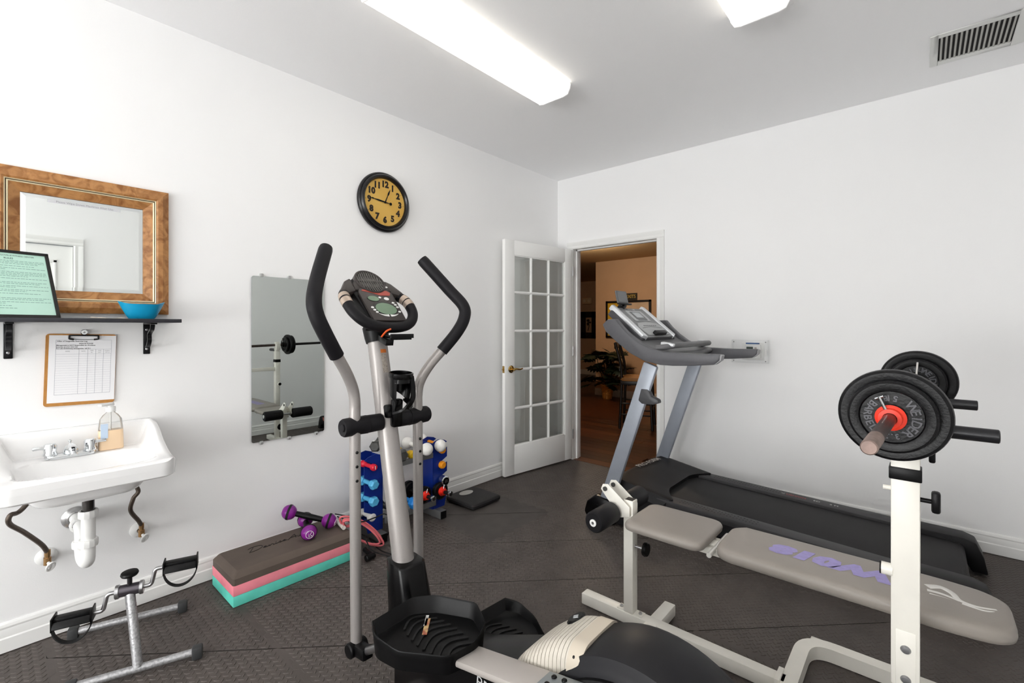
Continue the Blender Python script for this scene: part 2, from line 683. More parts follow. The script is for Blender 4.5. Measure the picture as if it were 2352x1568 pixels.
baseboard('baseboard_left', (0, Y0, 0), (0, -0.001, 0), (1, 0, 0))
baseboard('baseboard_back', (DX1 + 0.085, 0, 0), (X1, 0, 0), (0, -1, 0))
baseboard('baseboard_back_corner', (0.016, 0, 0), (DX0 - 0.085, 0, 0), (0, -1, 0))
baseboard('baseboard_right', (X1, RD1 + 0.085, 0), (X1, -0.016, 0), (-1, 0, 0))
baseboard('baseboard_right_near', (X1, Y0, 0), (X1, RD0 - 0.085, 0), (-1, 0, 0))


# ---- door casings
def casing(name, horiz, a, b, h, off, nrm):
    """three moulded strips around an opening: horiz(u) gives the wall point"""
    n = Vector(nrm)
    root = sempty(name, (0, 0, 0))
    W = 0.066
    prof = [(0.0, 0.006), (0.0, 0.012), (0.010, 0.017), (0.030, 0.013), (0.052, 0.019), (W, 0.019), (W, 0.0), (0.0, 0.0)]
    def side(u, sgn, nm):
        poly = [horiz(u + sgn * c) + n * t for c, t in prof]
        MB().prism(poly, (0, 0, h)).build(nm, TRIM, root, angle=20)
    side(a, -1, 'casing_side')
    side(b, 1, 'casing_side')
    poly = [horiz(a - W) + n * t + Vector((0, 0, h + c)) for c, t in prof]
    MB().prism(poly, horiz(b + W) - horiz(a - W)).build('casing_head', TRIM, root, angle=20)
    return root


tr1 = casing('trim_1', lambda u: Vector((u, 0, 0)), DX0, DX1, DH, 0, (0, -1, 0))
mb = MB().span((DX0 - 0.02, -0.002, 0), (DX0, 0.122, DH)).span((DX1, -0.002, 0), (DX1 + 0.02, 0.122, DH)).span((DX0 - 0.02, -0.002, DH), (DX1 + 0.02, 0.122, DH + 0.02))
mb.span((DX0, 0.045, 0), (DX0 + 0.012, 0.08, DH)).span((DX1 - 0.012, 0.045, 0), (DX1, 0.08, DH)).span((DX0, 0.045, DH - 0.012), (DX1, 0.08, DH))
mb.build('jamb', TRIM, tr1)
tr2 = casing('trim_2', lambda u: Vector((X1, u, 0)), RD0, RD1, 2.04, 0, (-1, 0, 0))
MB().span((X1 - 0.002, RD0 - 0.02, 0), (X1 + 0.12, RD0, 2.04)).span((X1 - 0.002, RD1, 0), (X1 + 0.12, RD1 + 0.02, 2.04)).span((X1 - 0.002, RD0 - 0.02, 2.04), (X1 + 0.12, RD1 + 0.02, 2.06)).build('jamb', TRIM, tr2)

# ---- closed panel door behind the camera (seen in the framed mirror)
d2 = sempty('door_2', (X1 + 0.03, (RD0 + RD1) / 2, 0), label='closed white panel door in the right wall')
mb = MB().span((X1 + 0.02, RD0 + 0.003, 0.01), (X1 + 0.055, RD1 - 0.003, 2.033))
mb.build('slab', DOORW, d2)
for (za, zb) in ((0.22, 0.92), (1.06, 1.90)):
    for (ya, yb) in ((RD0 + 0.11, RD0 + 0.37), (RD1 - 0.37, RD1 - 0.11)):
        m = MB()
        for (p, q) in (((ya, za), (ya + 0.025, zb)), ((yb - 0.025, za), (yb, zb)), ((ya, za), (yb, za + 0.025)), ((ya, zb - 0.025), (yb, zb))):
            m.span((X1 + 0.012, p[0], p[1]), (X1 + 0.021, q[0], q[1]))
        m.build('raised_panel', DOORW, d2, bevel=0.003)
m = MB().lathe([(0, 0), (0.03, 0), (0.03, 0.006), (0.011, 0.012), (0.011, 0.035), (0.026, 0.045), (0.028, 0.058), (0.018, 0.068), (0, 0.07)], (X1 + 0.02, RD0 + 0.07, 0.92), (-1, 0, 0), 20)
m.build('door_knob', BRASS, d2)

# ---- open french door
HX, HY = 0.192, -0.022
du = Vector((-0.126, -0.992, 0)).normalized()
d1 = sempty('door_1', (HX, HY, 0), Euler((0, 0, math.atan2(du.y, du.x))), 'open white french door with fifteen glass panes')
DW, DB, DT, TH = 0.862, 0.014, 2.034, 0.036
GU0, GU1, GZ0, GZ1 = 0.106, 0.754, 0.258, 1.908
m = MB()
m.span((0, -TH, DB), (GU0, 0, DT)).build('stile', DOORW, d1, local=True, bevel=0.002)
m = MB()
m.span((GU1, -TH, DB), (DW, 0, DT)).build('stile', DOORW, d1, local=True, bevel=0.002)
MB().span((GU0, -TH, DB), (GU1, 0, GZ0)).build('rail', DOORW, d1, local=True, bevel=0.001)
MB().span((GU0, -TH, GZ1), (GU1, 0, DT)).build('rail', DOORW, d1, local=True, bevel=0.001)
MW = 0.026
cw = (GU1 - GU0 - 2 * MW) / 3
rh = (GZ1 - GZ0 - 4 * MW) / 5


def muntin(p, q):
    mb = MB()
    horiz = abs(q[0] - p[0]) > abs(q[2] - p[2])
    w = MW / 2
    prof = [(-w, 0), (-w, 0.004), (-w * 0.4, 0.013), (w * 0.4, 0.013), (w, 0.004), (w, 0)]
    for sgn in (1, -1):
        y = -TH / 2
        if horiz: poly = [(p[0], y + sgn * b, p[2] + a) for a, b in prof]
        else: poly = [(p[0] + a, y + sgn * b, p[2]) for a, b in prof]
        mb.prism(poly, Vector(q) - Vector(p))
    return mb.build('muntin', DOORW, d1, local=True, angle=20)


for k in (1, 2):
    u = GU0 + k * cw + (k - 0.5) * MW
    muntin((u, 0, GZ0), (u, 0, GZ1))
for k in range(1, 5):
    z = GZ0 + k * rh + (k - 0.5) * MW
    muntin((GU0, 0, z), (GU1, 0, z))
PANE = glass_mat('door_glass', (0.955, 0.965, 0.955, 1), 0.45)
pm = MB().span((-cw / 2 - 0.004, -0.002, -rh / 2 - 0.004), (cw / 2 + 0.004, 0.002, rh / 2 + 0.004)).mesh('pane')
pm.materials.append(PANE)
for i in range(3):
    for k in range(5):
        piece('pane', pm, d1, (GU0 + cw / 2 + i * (cw + MW), -TH / 2, GZ0 + rh / 2 + k * (rh + MW)))
# sticking around the whole glazed field
m = MB()
for a, b in (((GU0, GZ0), (GU0 + 0.010, GZ1)), ((GU1 - 0.010, GZ0), (GU1, GZ1)), ((GU0, GZ0), (GU1, GZ0 + 0.010)), ((GU0, GZ1 - 0.010), (GU1, GZ1))):
    m.span((a[0], -TH + 0.006, a[1]), (b[0], -0.006, b[1]))
m.build('glazing_bead', DOORW, d1, local=True, bevel=0.003)
KU, KZ = DW - 0.068, 0.925
for sg, y0 in ((1, 0.0), (-1, -TH)):
    k = MB().lathe([(0, 0), (0.030, 0), (0.032, 0.004), (0.026, 0.009), (0.012, 0.012), (0.010, 0.036), (0.013, 0.042), (0, 0.046)], (KU, y0, KZ), (0, sg, 0), 24)
    hd = k.build('door_handle', BRASS, d1, local=True)
    MB().tube(spline([(KU, y0 + sg * 0.036, KZ), (KU - 0.03, y0 + sg * 0.04, KZ + 0.002), (KU - 0.075, y0 + sg * 0.036, KZ - 0.003), (KU - 0.105, y0 + sg * 0.032, KZ + 0.002)], 5), [0.009] * 6 + [0.008] * 5 + [0.0065] * 5, 12).build('lever', BRASS, hd, local=True)
m = MB().box((DW + 0.0005, -TH / 2, KZ), (0.003, 0.026, 0.058), None, 0.001)
m.cyl((DW, -TH / 2, KZ), (DW + 0.012, -TH / 2, KZ), 0.008, None, 12)
m.build('latch_plate', BRASS, d1, local=True)
for z in (0.25, 1.05, 1.82):
    MB().cyl((-0.004, 0.004, z - 0.045), (-0.004, 0.004, z + 0.045), 0.006, None, 12).build('hinge', STEEL, d1, local=True)

# ---- ceiling lights: wraparound fluorescent fixtures
LENS = M('lens_acrylic', rgb(250, 248, 242), 0.35, emit=(1.0, 0.95, 0.87, 1), estr=LAMP_GAIN)
ENDC = M('lens_end', rgb(244, 244, 244), 0.3, emit=(1, 0.97, 0.93, 1), estr=0.25)
nt = LENS.node_tree
_b = nt.nodes['Principled BSDF']
_tc = nt.nodes.new('ShaderNodeTexCoord')
_sp = nt.nodes.new('ShaderNodeSeparateXYZ')
nt.links.new(_tc.outputs['Object'], _sp.inputs[0])
_ab = nt.nodes.new('ShaderNodeMath'); _ab.operation = 'ABSOLUTE'
nt.links.new(_sp.outputs['X'], _ab.inputs[0])
_sb = nt.nodes.new('ShaderNodeMath'); _sb.operation = 'SUBTRACT'; _sb.inputs[1].default_value = 0.055
nt.links.new(_ab.outputs[0], _sb.inputs[0])
_a2 = nt.nodes.new('ShaderNodeMath'); _a2.operation = 'ABSOLUTE'
nt.links.new(_sb.outputs[0], _a2.inputs[0])
_mr = nt.nodes.new('ShaderNodeMapRange')
_mr.inputs['From Min'].default_value = 0.0; _mr.inputs['From Max'].default_value = 0.06
_mr.inputs['To Min'].default_value = LAMP_GAIN * 1.15; _mr.inputs['To Max'].default_value = LAMP_GAIN * 0.52
nt.links.new(_a2.outputs[0], _mr.inputs['Value'])
nt.links.new(_mr.outputs[0], _b.inputs['Emission Strength'])


def fixture(cx, yc, label):
    t = thing('ceiling_light', label, 'light', (cx, yc, HC), 'fluorescent ceiling fixtures')
    L, W, D = 1.22, 0.25, 0.075
    MB().span((-W / 2 + 0.01, -L / 2 + 0.01, -0.02), (W / 2 - 0.01, L / 2 - 0.01, 0)).build('housing', WHITEP, t, local=True)
    prof = [(-W / 2, -0.012), (-W / 2 + 0.006, -0.040), (-W / 2 + 0.022, -D + 0.006), (-W / 2 + 0.05, -D), (W / 2 - 0.05, -D), (W / 2 - 0.022, -D + 0.006), (W / 2 - 0.006, -0.040), (W / 2, -0.012)]
    mb = MB()
    for i in range(len(prof) - 1):
        a, b = prof[i], prof[i + 1]
        mb.add([(a[0], -L / 2, a[1]), (b[0], -L / 2, b[1]), (b[0], L / 2, b[1]), (a[0], L / 2, a[1])], [(3, 2, 1, 0)])
    mb.build('diffuser', LENS, t, local=True, angle=60)
    for s in (-1, 1):
        poly = [(a * 1.02, s * L / 2, b - 0.002) for a, b in prof]
        MB().prism(poly, (0, s * 0.008, 0)).build('end_cap', ENDC, t, local=True, bevel=0.001)
    return t


fixture(1.045, -2.112, 'long lit fluorescent ceiling light, the fully visible one above the clock side')
fixture(2.187, -2.112, 'lit fluorescent ceiling light cut off by the top edge, nearer the air vent')
fixture(1.045, -6.0, 'added lit fluorescent ceiling light, unseen behind the camera near the added windows')  # extra fixture out of view, added to brighten the room
fixture(2.187, -4.15, 'added lit fluorescent ceiling light, unseen behind the camera beside the closed door')  # also added out of view, lights the left wall

# ---- air vent
vt = thing('air_vent', 'white metal ceiling air vent with dark slots', 'vent', (2.94, -0.48, HC))
m = MB()
for a, b in (((2.765, -0.655), (2.797, -0.30)), ((3.075, -0.655), (3.13, -0.30)), ((2.797, -0.655), (3.075, -0.62)), ((2.797, -0.345), (3.075, -0.30))):
    m.span((a[0], a[1], HC - 0.007), (b[0], b[1], HC - 0.0005))
VENTW = M('vent_enamel', rgb(225, 226, 223), 0.4)
m.build('frame', VENTW, vt, bevel=0.0015)
MB().span((2.797, -0.62, HC - 0.001), (3.075, -0.345, HC - 0.0003)).build('backing', M('vent_dark', rgb(28, 24, 24), 0.8), vt)
sl = MB().box((0, 0, 0), (0.0075, 0.273, 0.006), None).mesh('slat')
sl.materials.append(M('vent_slat', rgb(176, 176, 170), 0.45))
for k in range(15):
    piece('slat', sl, vt, (2.80 + 0.0095 + k * 0.0183 - 2.94, -0.4825 + 0.48, -0.0045), Euler((0, math.radians(28), 0)))

# ================================================================== things along the left wall
# ---- framed mirror
def frame_side_mesh(corners_in, prof, k):
    """k-th mitred side of a rectangular frame on the wall x=0; prof = [(outward from inner edge, height off wall)]"""
    y0, y1, z0, z1 = corners_in
    def ring(o):
        return [(y0 - o, z0 - o), (y1 + o, z0 - o), (y1 + o, z1 + o), (y0 - o, z1 + o)]
    m = MB()
    a, b = k, (k + 1) % 4
    A = [Vector((h, ring(o)[a][0], ring(o)[a][1])) for o, h in prof]
    B = [Vector((h, ring(o)[b][0], ring(o)[b][1])) for o, h in prof]
    n = len(prof)
    vs = A + B
    fs = [(i, (i + 1) % n, (i + 1) % n + n, i + n) for i in range(n)]
    fs += [tuple(range(n))[::-1], tuple(range(n, 2 * n))]
    m.add(vs, fs)
    return m


BURL = M('burl_wood', rgb(186, 134, 82), 0.38, noise=1, nscale=16, col2=rgb(140, 90, 46), bump=0.1, bscale=80, stretch=(1, 1.2, 1.2))
_nt = BURL.node_tree
_n = [n for n in _nt.nodes if n.type == 'TEX_NOISE'][0]
_n.inputs['Detail'].default_value = 9
_n.inputs['Distortion'].default_value = 1.6
GOLD = M('gold_line', rgb(240, 226, 190), 0.25, 0.3)
DKLINE = M('dark_line', rgb(60, 36, 20), 0.5)
IN = (-3.699, -3.3035, 1.441, 1.834)
fm = thing('framed_mirror', 'wall mirror in a wide burl wood frame above the black shelf', 'mirror', (0, -3.50, 1.346))
for k in range(4):
    frame_side_mesh(IN, [(0.045, 0.0), (0.045, 0.030), (0.052, 0.034), (0.070, 0.034), (0.094, 0.024), (0.094, 0.0)], k).build('frame_side', BURL, fm, angle=12)
    frame_side_mesh(IN, [(0.0, 0.0), (0.0, 0.010), (0.006, 0.012), (0.033, 0.024), (0.033, 0.0)], k).build('frame_side', BURL, fm, angle=12)
    frame_side_mesh(IN, [(0.033, 0.0), (0.033, 0.026), (0.0355, 0.0275), (0.038, 0.026), (0.038, 0.0)], k).build('frame_bead', GOLD, fm)
    frame_side_mesh(IN, [(0.038, 0.0), (0.038, 0.024), (0.041, 0.024), (0.041, 0.0)], k).build('frame_groove', DKLINE, fm)
    frame_side_mesh(IN, [(0.041, 0.0), (0.041, 0.029), (0.043, 0.031), (0.045, 0.029), (0.045, 0.0)], k).build('frame_bead', GOLD, fm)
MB().span((0.002, IN[0] + 0.016, IN[2] + 0.016), (0.0075, IN[1] - 0.016, IN[3] - 0.016)).build('mirror_glass', MIRROR, fm)
for k in range(4):
    inn = (IN[0] + 0.016, IN[1] - 0.016, IN[2] + 0.016, IN[3] - 0.016)
    frame_side_mesh(inn, [(0.0, 0.002), (0.0, 0.0075), (0.016, 0.0055), (0.016, 0.002)], k).build('bevel_edge', MIRROR, fm, angle=2)
ms = MB().span((0.0076, -3.62, 1.807), (0.0079, -3.385, 1.819)).build('mirror_sticker', M('label_grey', rgb(205, 206, 210), 0.6), fm)
MB().text('Please Wipe Down Machines After Use', 0.0115, (0.0081, -3.5025, 1.813), (0, 1, 0), (0, 0, 1)).build('printed_text', INKG, ms)

# ---- shelf
SH_Z = 1.323
sh = thing('wall_shelf', 'narrow black wall shelf on two black metal brackets', 'shelf', (0.1, -3.53, 1.16))
MB().span((0.001, -3.86, SH_Z - 0.016), (0.222, -3.203, SH_Z)).build('shelf_board', M('shelf_black', rgb(46, 46, 52), 0.42, noise=0.15, nscale=30), sh, bevel=0.0015)
BRK = M('bracket_black', rgb(24, 24, 27), 0.3, 0.3)
for yb in (-3.731, -3.290):
    z1 = SH_Z - 0.016
    m = MB()
    m.box((0.004, yb, z1 - 0.073), (0.007, 0.026, 0.146), None, 0.003)
    m.box((0.075, yb, z1 - 0.004), (0.15, 0.024, 0.007), None, 0.002)
    br = m.build('bracket', BRK, sh)
    pts = spline([(0.010, yb, z1 - 0.115), (0.040, yb, z1 - 0.105), (0.062, yb, z1 - 0.080), (0.060, yb, z1 - 0.055), (0.085, yb, z1 - 0.040), (0.112, yb, z1 - 0.030), (0.125, yb, z1 - 0.010)], 6)
    MB().tube(pts, 0, sq=(0.004, 0.008, (0, 1, 0))).build('scroll_brace', BRK, br)
    for dz in (0.032, 0.122):
        MB().sphere((0.0085, yb, z1 - dz), 0.0055, 12, 8, (0.5, 1, 1)).build('screw', STEEL, br)

# ---- framed rules sheet leaning on the mirror
lean = math.atan2(0.112, 0.262)
rf = thing('rules_sign', 'mint green rules sheet in a thin black frame leaning on the shelf', 'sign', (0.184, -3.705, SH_Z + 0.001), rot=Euler((0, -lean, 0.272)))
W2, H2 = 0.118, 0.285
m = MB()
for a, b in (((-W2, 0), (-W2 + 0.011, H2)), ((W2 - 0.011, 0), (W2, H2)), ((-W2, 0), (W2, 0.011)), ((-W2, H2 - 0.011), (W2, H2))):
    m.span((-0.012, a[0], a[1]), (0.001, b[0], b[1]))
m.build('frame', M('frame_black', rgb(20, 19, 18), 0.35), rf, local=True)
MB().span((-0.011, -W2 + 0.01, 0.01), (-0.003, W2 - 0.01, H2 - 0.01)).build('paper_sheet', M('mint_paper', rgb(198, 236, 220), 0.5, noise=0.06, nscale=6), rf, local=True)
tx = MB()
tx.text('VILLAS OF SEAGOVILLE FITNESS CENTER', 0.0082, (-0.0028, 0, H2 - 0.022), (0, 1, 0), (0, 0, 1), offset=0.0001)
tx.text('RULES', 0.0095, (-0.0028, 0, H2 - 0.034), (0, 1, 0), (0, 0, 1), offset=0.0002)
tx.build('printed_heading', M('sign_ink', rgb(70, 104, 96), 0.6), rf, local=True)
tx = MB()
z = H2 - 0.045
rr = random.Random(3)
for para in (3, 1, 2, 4, 2, 2, 2, 2, 1, 1, 2, 2, 1, 1):
    for li in range(para):
        end = W2 - 0.02 if li < para - 1 else rr.uniform(-0.06, W2 - 0.03)
        y = -W2 + 0.02
        while y < end:
            wl = rr.uniform(0.004, 0.014)
            tx.add([(-0.0028, y, z), (-0.0028, min(y + wl, end + 0.002), z), (-0.0028, min(y + wl, end + 0.002), z + 0.0022), (-0.0028, y, z + 0.0022)], [(0, 1, 2, 3)])
            y += wl + 0.0022
        z -= 0.0062
    z -= 0.0036
tx.build('printed_lines', M('sign_ink_pale', rgb(128, 168, 158), 0.6), rf, local=True)
MB().bar((-0.012, 0, 0.16), (-0.075, 0, 0.035), 0.04, 0.003).build('easel_back', M('frame_black', None or rgb(20, 19, 18), 0.35), rf, local=True)

# ---- blue bowl with raised ends
bw = MB()
def bowl(u, v, inner):
    t = 2 * PI * u
    c, s = math.cos(t), math.sin(t)
    k = v
    a = (0.046 + 0.032 * k ** 0.9) - (0.0025 if inner else 0)
    b = (0.030 + 0.026 * k ** 0.9) - (0.0025 if inner else 0)
    lift = 0.012 * max(0, abs(c)) ** 6 * k ** 2
    z = 0.064 * k + lift + (0.003 if inner else 0) * (1 - k)
    tip = 1 + 0.08 * max(0, abs(c)) ** 12 * k
    return Vector((b * s, a * c * tip, z))
bw.grid(lambda u, v: bowl(u, v, False), 48, 10)
bw.grid(lambda u, v: bowl(u, 1 - v, True), 48, 10)
bw.grid(lambda u, v: bowl(u, 1, False) * (1 - v) + bowl(u, 1, True) * v, 48, 1)
bw.add([bowl(i / 48, 0, False) for i in range(48)], [tuple(range(48))[::-1]])
bw.add([bowl(i / 48, 0, True) for i in range(48)], [tuple(range(48))])
o = bw.build('plastic_bowl', M('blue_plastic', rgb(22, 158, 205), 0.3, noise=0.08, nscale=8), local=True)
o.location = (0.115, -3.328, SH_Z + 0.0015)
tag(o, 'bright blue oval plastic bowl on the black shelf', 'bowl')

# ---- small folded napkin on the shelf
nb = MB()
rr = random.Random(5)
nb.grid(lambda u, v: Vector((-0.035 + 0.07 * v, -0.055 + 0.11 * u, 0.0035 + 0.0022 * math.sin(5 * u + 2 * v) + 0.001 * math.sin(17 * u))), 20, 8)
nb.grid(lambda u, v: Vector((-0.035 + 0.07 * v, -0.055 + 0.11 * (1 - u), 0.0008 + 0.0 * u)), 20, 8)
nb.grid(lambda u, v: Vector((0.035, -0.055 + 0.11 * u, (1 - v) * 0.0008 + v * (0.0035 + 0.0022 * math.sin(5 * u + 2) + 0.001 * math.sin(17 * u)))), 20, 1)
o = nb.build('folded_napkin', M('napkin', rgb(236, 228, 214), 0.85), local=True, angle=60)
o.location = (0.150, -3.455, SH_Z + 0.0005)
o.rotation_euler = (0, 0, 0.08)
tag(o, 'small off-white folded napkin lying flat on the shelf', 'napkin')

# ---- clipboard
cb = thing('clipboard', 'brown clipboard with a sign-in sheet hanging under the shelf', 'clipboard', (0.004, -3.516, 1.105), rot=Euler((math.radians(-1.6), 0, 0)))
BOARD = M('hardboard', rgb(192, 134, 66), 0.55, noise=0.12, nscale=60)
MB().prism([(0, a, b) for a, b in rrect(-0.113, 0.113, -0.152, 0.152, 0.012)], (0.004, 0, 0)).build('board', BOARD, cb, local=True)
ps = MB().add([(0.0046, -0.103, -0.138), (0.0046, 0.112, -0.138), (0.0046, 0.112, 0.146), (0.0046, -0.103, 0.146)], [(0, 1, 2, 3)])
ps.span((0.0041, -0.103, -0.138), (0.0045, 0.112, 0.146))
ps.build('paper_sheet', PAPER, cb, local=True)
g = MB()
def hl(z, ya, yb, t=0.0004): g.add([(0.0049, ya, z - t), (0.0049, yb, z - t), (0.0049, yb, z + t), (0.0049, ya, z + t)], [(0, 1, 2, 3)])
def vl(y, za, zb, t=0.0005): g.add([(0.0049, y - t, za), (0.0049, y + t, za), (0.0049, y + t, zb), (0.0049, y - t, zb)], [(0, 1, 2, 3)])
T0, T1 = -0.082, 0.096
hl(0.127, T0, T1); hl(-0.105, T0, T1); hl(0.087, T0, T1); hl(0.066, T0, T1)
for k in range(17): hl(0.066 - 0.010 * (k + 1), T0, T1, 0.00022)
vl(T0, -0.105, 0.127); vl(T1, -0.105, 0.127)
for y in (-0.010, 0.018, 0.044, 0.070): vl(y, -0.105, 0.087)
g.build('ruled_table', M('ink_rule', rgb(176, 178, 186), 0.7), cb, local=True)
tx = MB()
def tl(s, size, y, z, al='LEFT', off=0.0001): tx.text(s, size, (0.0052, y, z), (0, 1, 0), (0, 0, 1), al, 0, off)
tl('Villas of Seagoville Exercise Log', 0.0074, T0 + 0.003, 0.121)
tl('SIGN IN PLEASE', 0.0066, 0.012, 0.111, 'CENTER')
tl('Management is NOT Responsible for Accidents', 0.0064, T0 + 0.001, 0.1035)
tl('Exercise at your own risk', 0.0064, T0 + 0.001, 0.0965)
tl('For Life threatening emergencies, call 911', 0.0064, T0 + 0.001, 0.0900)
tx.build('printed_text', INK, cb, local=True)
tx = MB()
tl('NAME', 0.0052, -0.046, 0.078, 'CENTER', 0); tl('DATE', 0.0052, 0.004, 0.078, 'CENTER', 0)
for s, y in (('TIME', 0.031), ('TIME', 0.057), ('Resident', 0.083)): tl(s, 0.0048, y, 0.0805, 'CENTER', 0)
for s, y in (('IN', 0.031), ('OUT', 0.057), ('APT. #', 0.083)): tl(s, 0.0048, y, 0.0725, 'CENTER', 0)
tx.build('column_headings', INKG, cb, local=True)['kind'] = 'stuff'
cl = MB().box((0.009, 0.004, 0.146), (0.010, 0.095, 0.006), None, 0.002)
clip = cl.build('clip', M('clip_black', rgb(25, 24, 26), 0.3, 0.4), cb, local=True)
for s in (-1, 1):
    MB().tube(fillet([(0.010, 0.004 + s * 0.046, 0.147), (0.010, 0.004 + s * 0.047, 0.131), (0.008, 0.004 + s * 0.032, 0.129)], 0.004), 0.0035, 10).build('clip_jaw', MATS['clip_black'], clip, local=True)
MB().tube([(0.008, -0.03, 0.129), (0.009, 0.004, 0.128), (0.008, 0.038, 0.129)], 0.0012, 8).build('clip_wire', STEEL, clip, local=True)
MB().lathe([(0.004, 0), (0.011, 0), (0.012, 0.003), (0.010, 0.006), (0.004, 0.006)], (0.008, 0.004, 0.160), (1, 0, 0), 20).build('hanging_ring', CHROME, clip, local=True)
MB().cyl((-0.006, 0.005, 0.169), (0.012, 0.005, 0.169), 0.0022, None, 10).build('nail', STEEL, clip, local=True)

# ---- wall-hung sink
SX, SY0, SY1 = 0.432, -3.787, -3.263
SYC, SHW = (SY0 + SY1) / 2, (SY1 - SY0) / 2
def sstep(a, b, x):
    t = min(1, max(0, (x - a) / (b - a)))
    return t * t * (3 - 2 * t)
def sink_z(x, y):
    e = SHW - abs(y - SYC)
    back = 1 - sstep(0.018, 0.065, x)
    side = (1 - sstep(0.020, 0.075, e)) * (1 - sstep(0.03, 0.36, x) ** 0.8)
    z = 0.750 + 0.012 * (1 - sstep(0.10, 0.20, x)) + 0.098 * max(back, side * 0.98)
    q = ((x - 0.265) / 0.128) ** 4 + ((y - SYC) / 0.205) ** 4
    d = sstep(1.0, 0.15, q) if q < 1 else 0
    z -= 0.125 * (d ** 0.7)
    lip = 1 - sstep(0.0, 0.016, min(e, SX - x))
    return z - 0.010 * lip
def srad(x, y):
    """squares the outline to rounded front corners"""
    r = 0.055
    cx, cy = SX - r, SHW - r
    yy = y - SYC
    if x > cx and abs(yy) > cy:
        dx, dy = x - cx, abs(yy) - cy
        k = max(dx, dy) / max(1e-9, math.hypot(dx, dy))
        return cx + dx * k, SYC + math.copysign(cy + dy * k, yy)
    return x, y
NX, NY = 54, 64
sk = thing('wall_sink', 'white porcelain wall-hung sink with raised back and chrome faucet', 'sink', (0.2, SYC, 0.66))
mb = MB()
def sp(i, j, z=None):
    x, y = srad(0.002 + (SX - 0.002) * i / NX, SY0 + (SY1 - SY0) * j / NY)
    return Vector((x, y, sink_z(x, y) if z is None else z))
mb.grid(lambda u, v: sp(round(u * NX), round(v * NY)), NX, NY)
mb.f = [f[::-1] for f in mb.f]
edge = [(i, 0) for i in range(NX + 1)] + [(NX, j) for j in range(1, NY + 1)] + [(i, NY) for i in range(NX - 1, -1, -1)]
SB = 0.678
prev = None
k0 = len(mb.v)
rows = []
for dz, ins in ((0, 0), (0.4, 0.0), (0.9, 0.002), (1.0, 0.012)):
    r = []
    for i, j in edge:
        p = sp(i, j)
        q = Vector((p.x, p.y, p.z + (SB - p.z) * dz))
        c = Vector((0.2, SYC, q.z))
        d = (c - q); d.z = 0
        r.append(q + d.normalized() * ins)
    rows.append(r)
ne = len(edge)
for a in range(3):
    vs = rows[a] + rows[a + 1]
    mb.add(vs, [(i + 1, i, i + ne, i + 1 + ne) for i in range(ne - 1)])
mb.add(rows[3], [tuple(range(ne))])
mb.add([rows[0][0], rows[0][-1], rows[3][-1], rows[3][0]], [(0, 1, 2, 3)])
bmx = mb.build('basin', PORC, sk, angle=50)
MB().lathe([(0.20, 0.0), (0.185, -0.02), (0.13, -0.042), (0.06, -0.052), (0.0, -0.055)], (0.255, SYC, SB + 0.002), (0, 0, 1), 36, 0.62, 1.0, u=(1, 0, 0)).build('bowl_underside', PORC, sk)
MB().lathe([(0, 0.0), (0.020, 0.0), (0.024, 0.003), (0.018, 0.005), (0.0, 0.002)], (0.265, SYC, 0.6365), (0, 0, 1), 24).build('drain_ring', CHROME, sk)
FYC = -3.560
FX, FZ = 0.118, 0.762
fb = MB()
fb.prism([(FX + a, FYC + b, FZ - 0.003) for a, b in rrect(-0.028, 0.028, -0.078, 0.078, 0.026)], (0, 0, 0.016))
fc = fb.build('faucet', CHROME, sk, bevel=0.005)
m = MB()
m.lathe([(0.024, 0), (0.021, 0.018), (0.015, 0.030), (0, 0.034)], (FX, FYC, FZ + 0.012), (0, 0, 1), 24)
m.tube(spline([(FX, FYC, FZ + 0.028), (FX + 0.04, FYC, FZ + 0.040), (FX + 0.085, FYC, FZ + 0.036), (FX + 0.105, FYC, FZ + 0.020)], 6), [0.017] * 7 + [0.015] * 6 + [0.011] * 6, 16)
m.build('spout', CHROME, fc)
MB().cyl((FX - 0.018, FYC, FZ + 0.012), (FX - 0.018, FYC, FZ + 0.055), 0.003, None, 10).sphere((FX - 0.018, FYC, FZ + 0.057), 0.006, 12, 8).build('lift_rod', CHROME, fc)
for s in (-1, 1):
    hy = FYC + s * 0.060
    m = MB().lathe([(0.022, 0), (0.022, 0.008), (0.019, 0.014), (0.021, 0.036), (0.016, 0.046), (0, 0.048)], (FX, hy, FZ + 0.012), (0, 0, 1), 10)
    m.box((FX + 0.004, hy + s * 0.028, FZ + 0.046), (0.016, 0.046, 0.013), None, 0.004)
    m.build('faucet_handle', CHROME, fc)

# ---- soap dispenser
so = thing('soap_dispenser', 'clear pump soap bottle half full of amber soap on the sink', 'soap bottle', (0.100, -3.432, 0.763))
m = MB()
def sec(w, d, z): return [(a, b, z) for a, b in rrect(-d / 2, d / 2, -w / 2, w / 2, min(w, d) * 0.28, 4)]
def loft(secs, capb=True, capt=True):
    mb = MB()
    n = len(secs[0])
    vs = [p for s_ in secs for p in s_]
    fs = [(k * n + i, k * n + (i + 1) % n, (k + 1) * n + (i + 1) % n, (k + 1) * n + i) for k in range(len(secs) - 1) for i in range(n)]
    if capb: fs.append(tuple(range(n))[::-1])
    if capt: fs.append(tuple((len(secs) - 1) * n + i for i in range(n)))
    return mb.add(vs, fs)
BOT = glass_mat('soap_bottle_plastic', (0.93, 0.93, 0.92, 1), 0.8)
loft([sec(0.082, 0.046, 0.0), sec(0.084, 0.048, 0.004), sec(0.080, 0.046, 0.09), sec(0.072, 0.040, 0.128), sec(0.050, 0.034, 0.146), sec(0.030, 0.028, 0.155), sec(0.028, 0.028, 0.163)]).build('bottle', BOT, so, local=True)
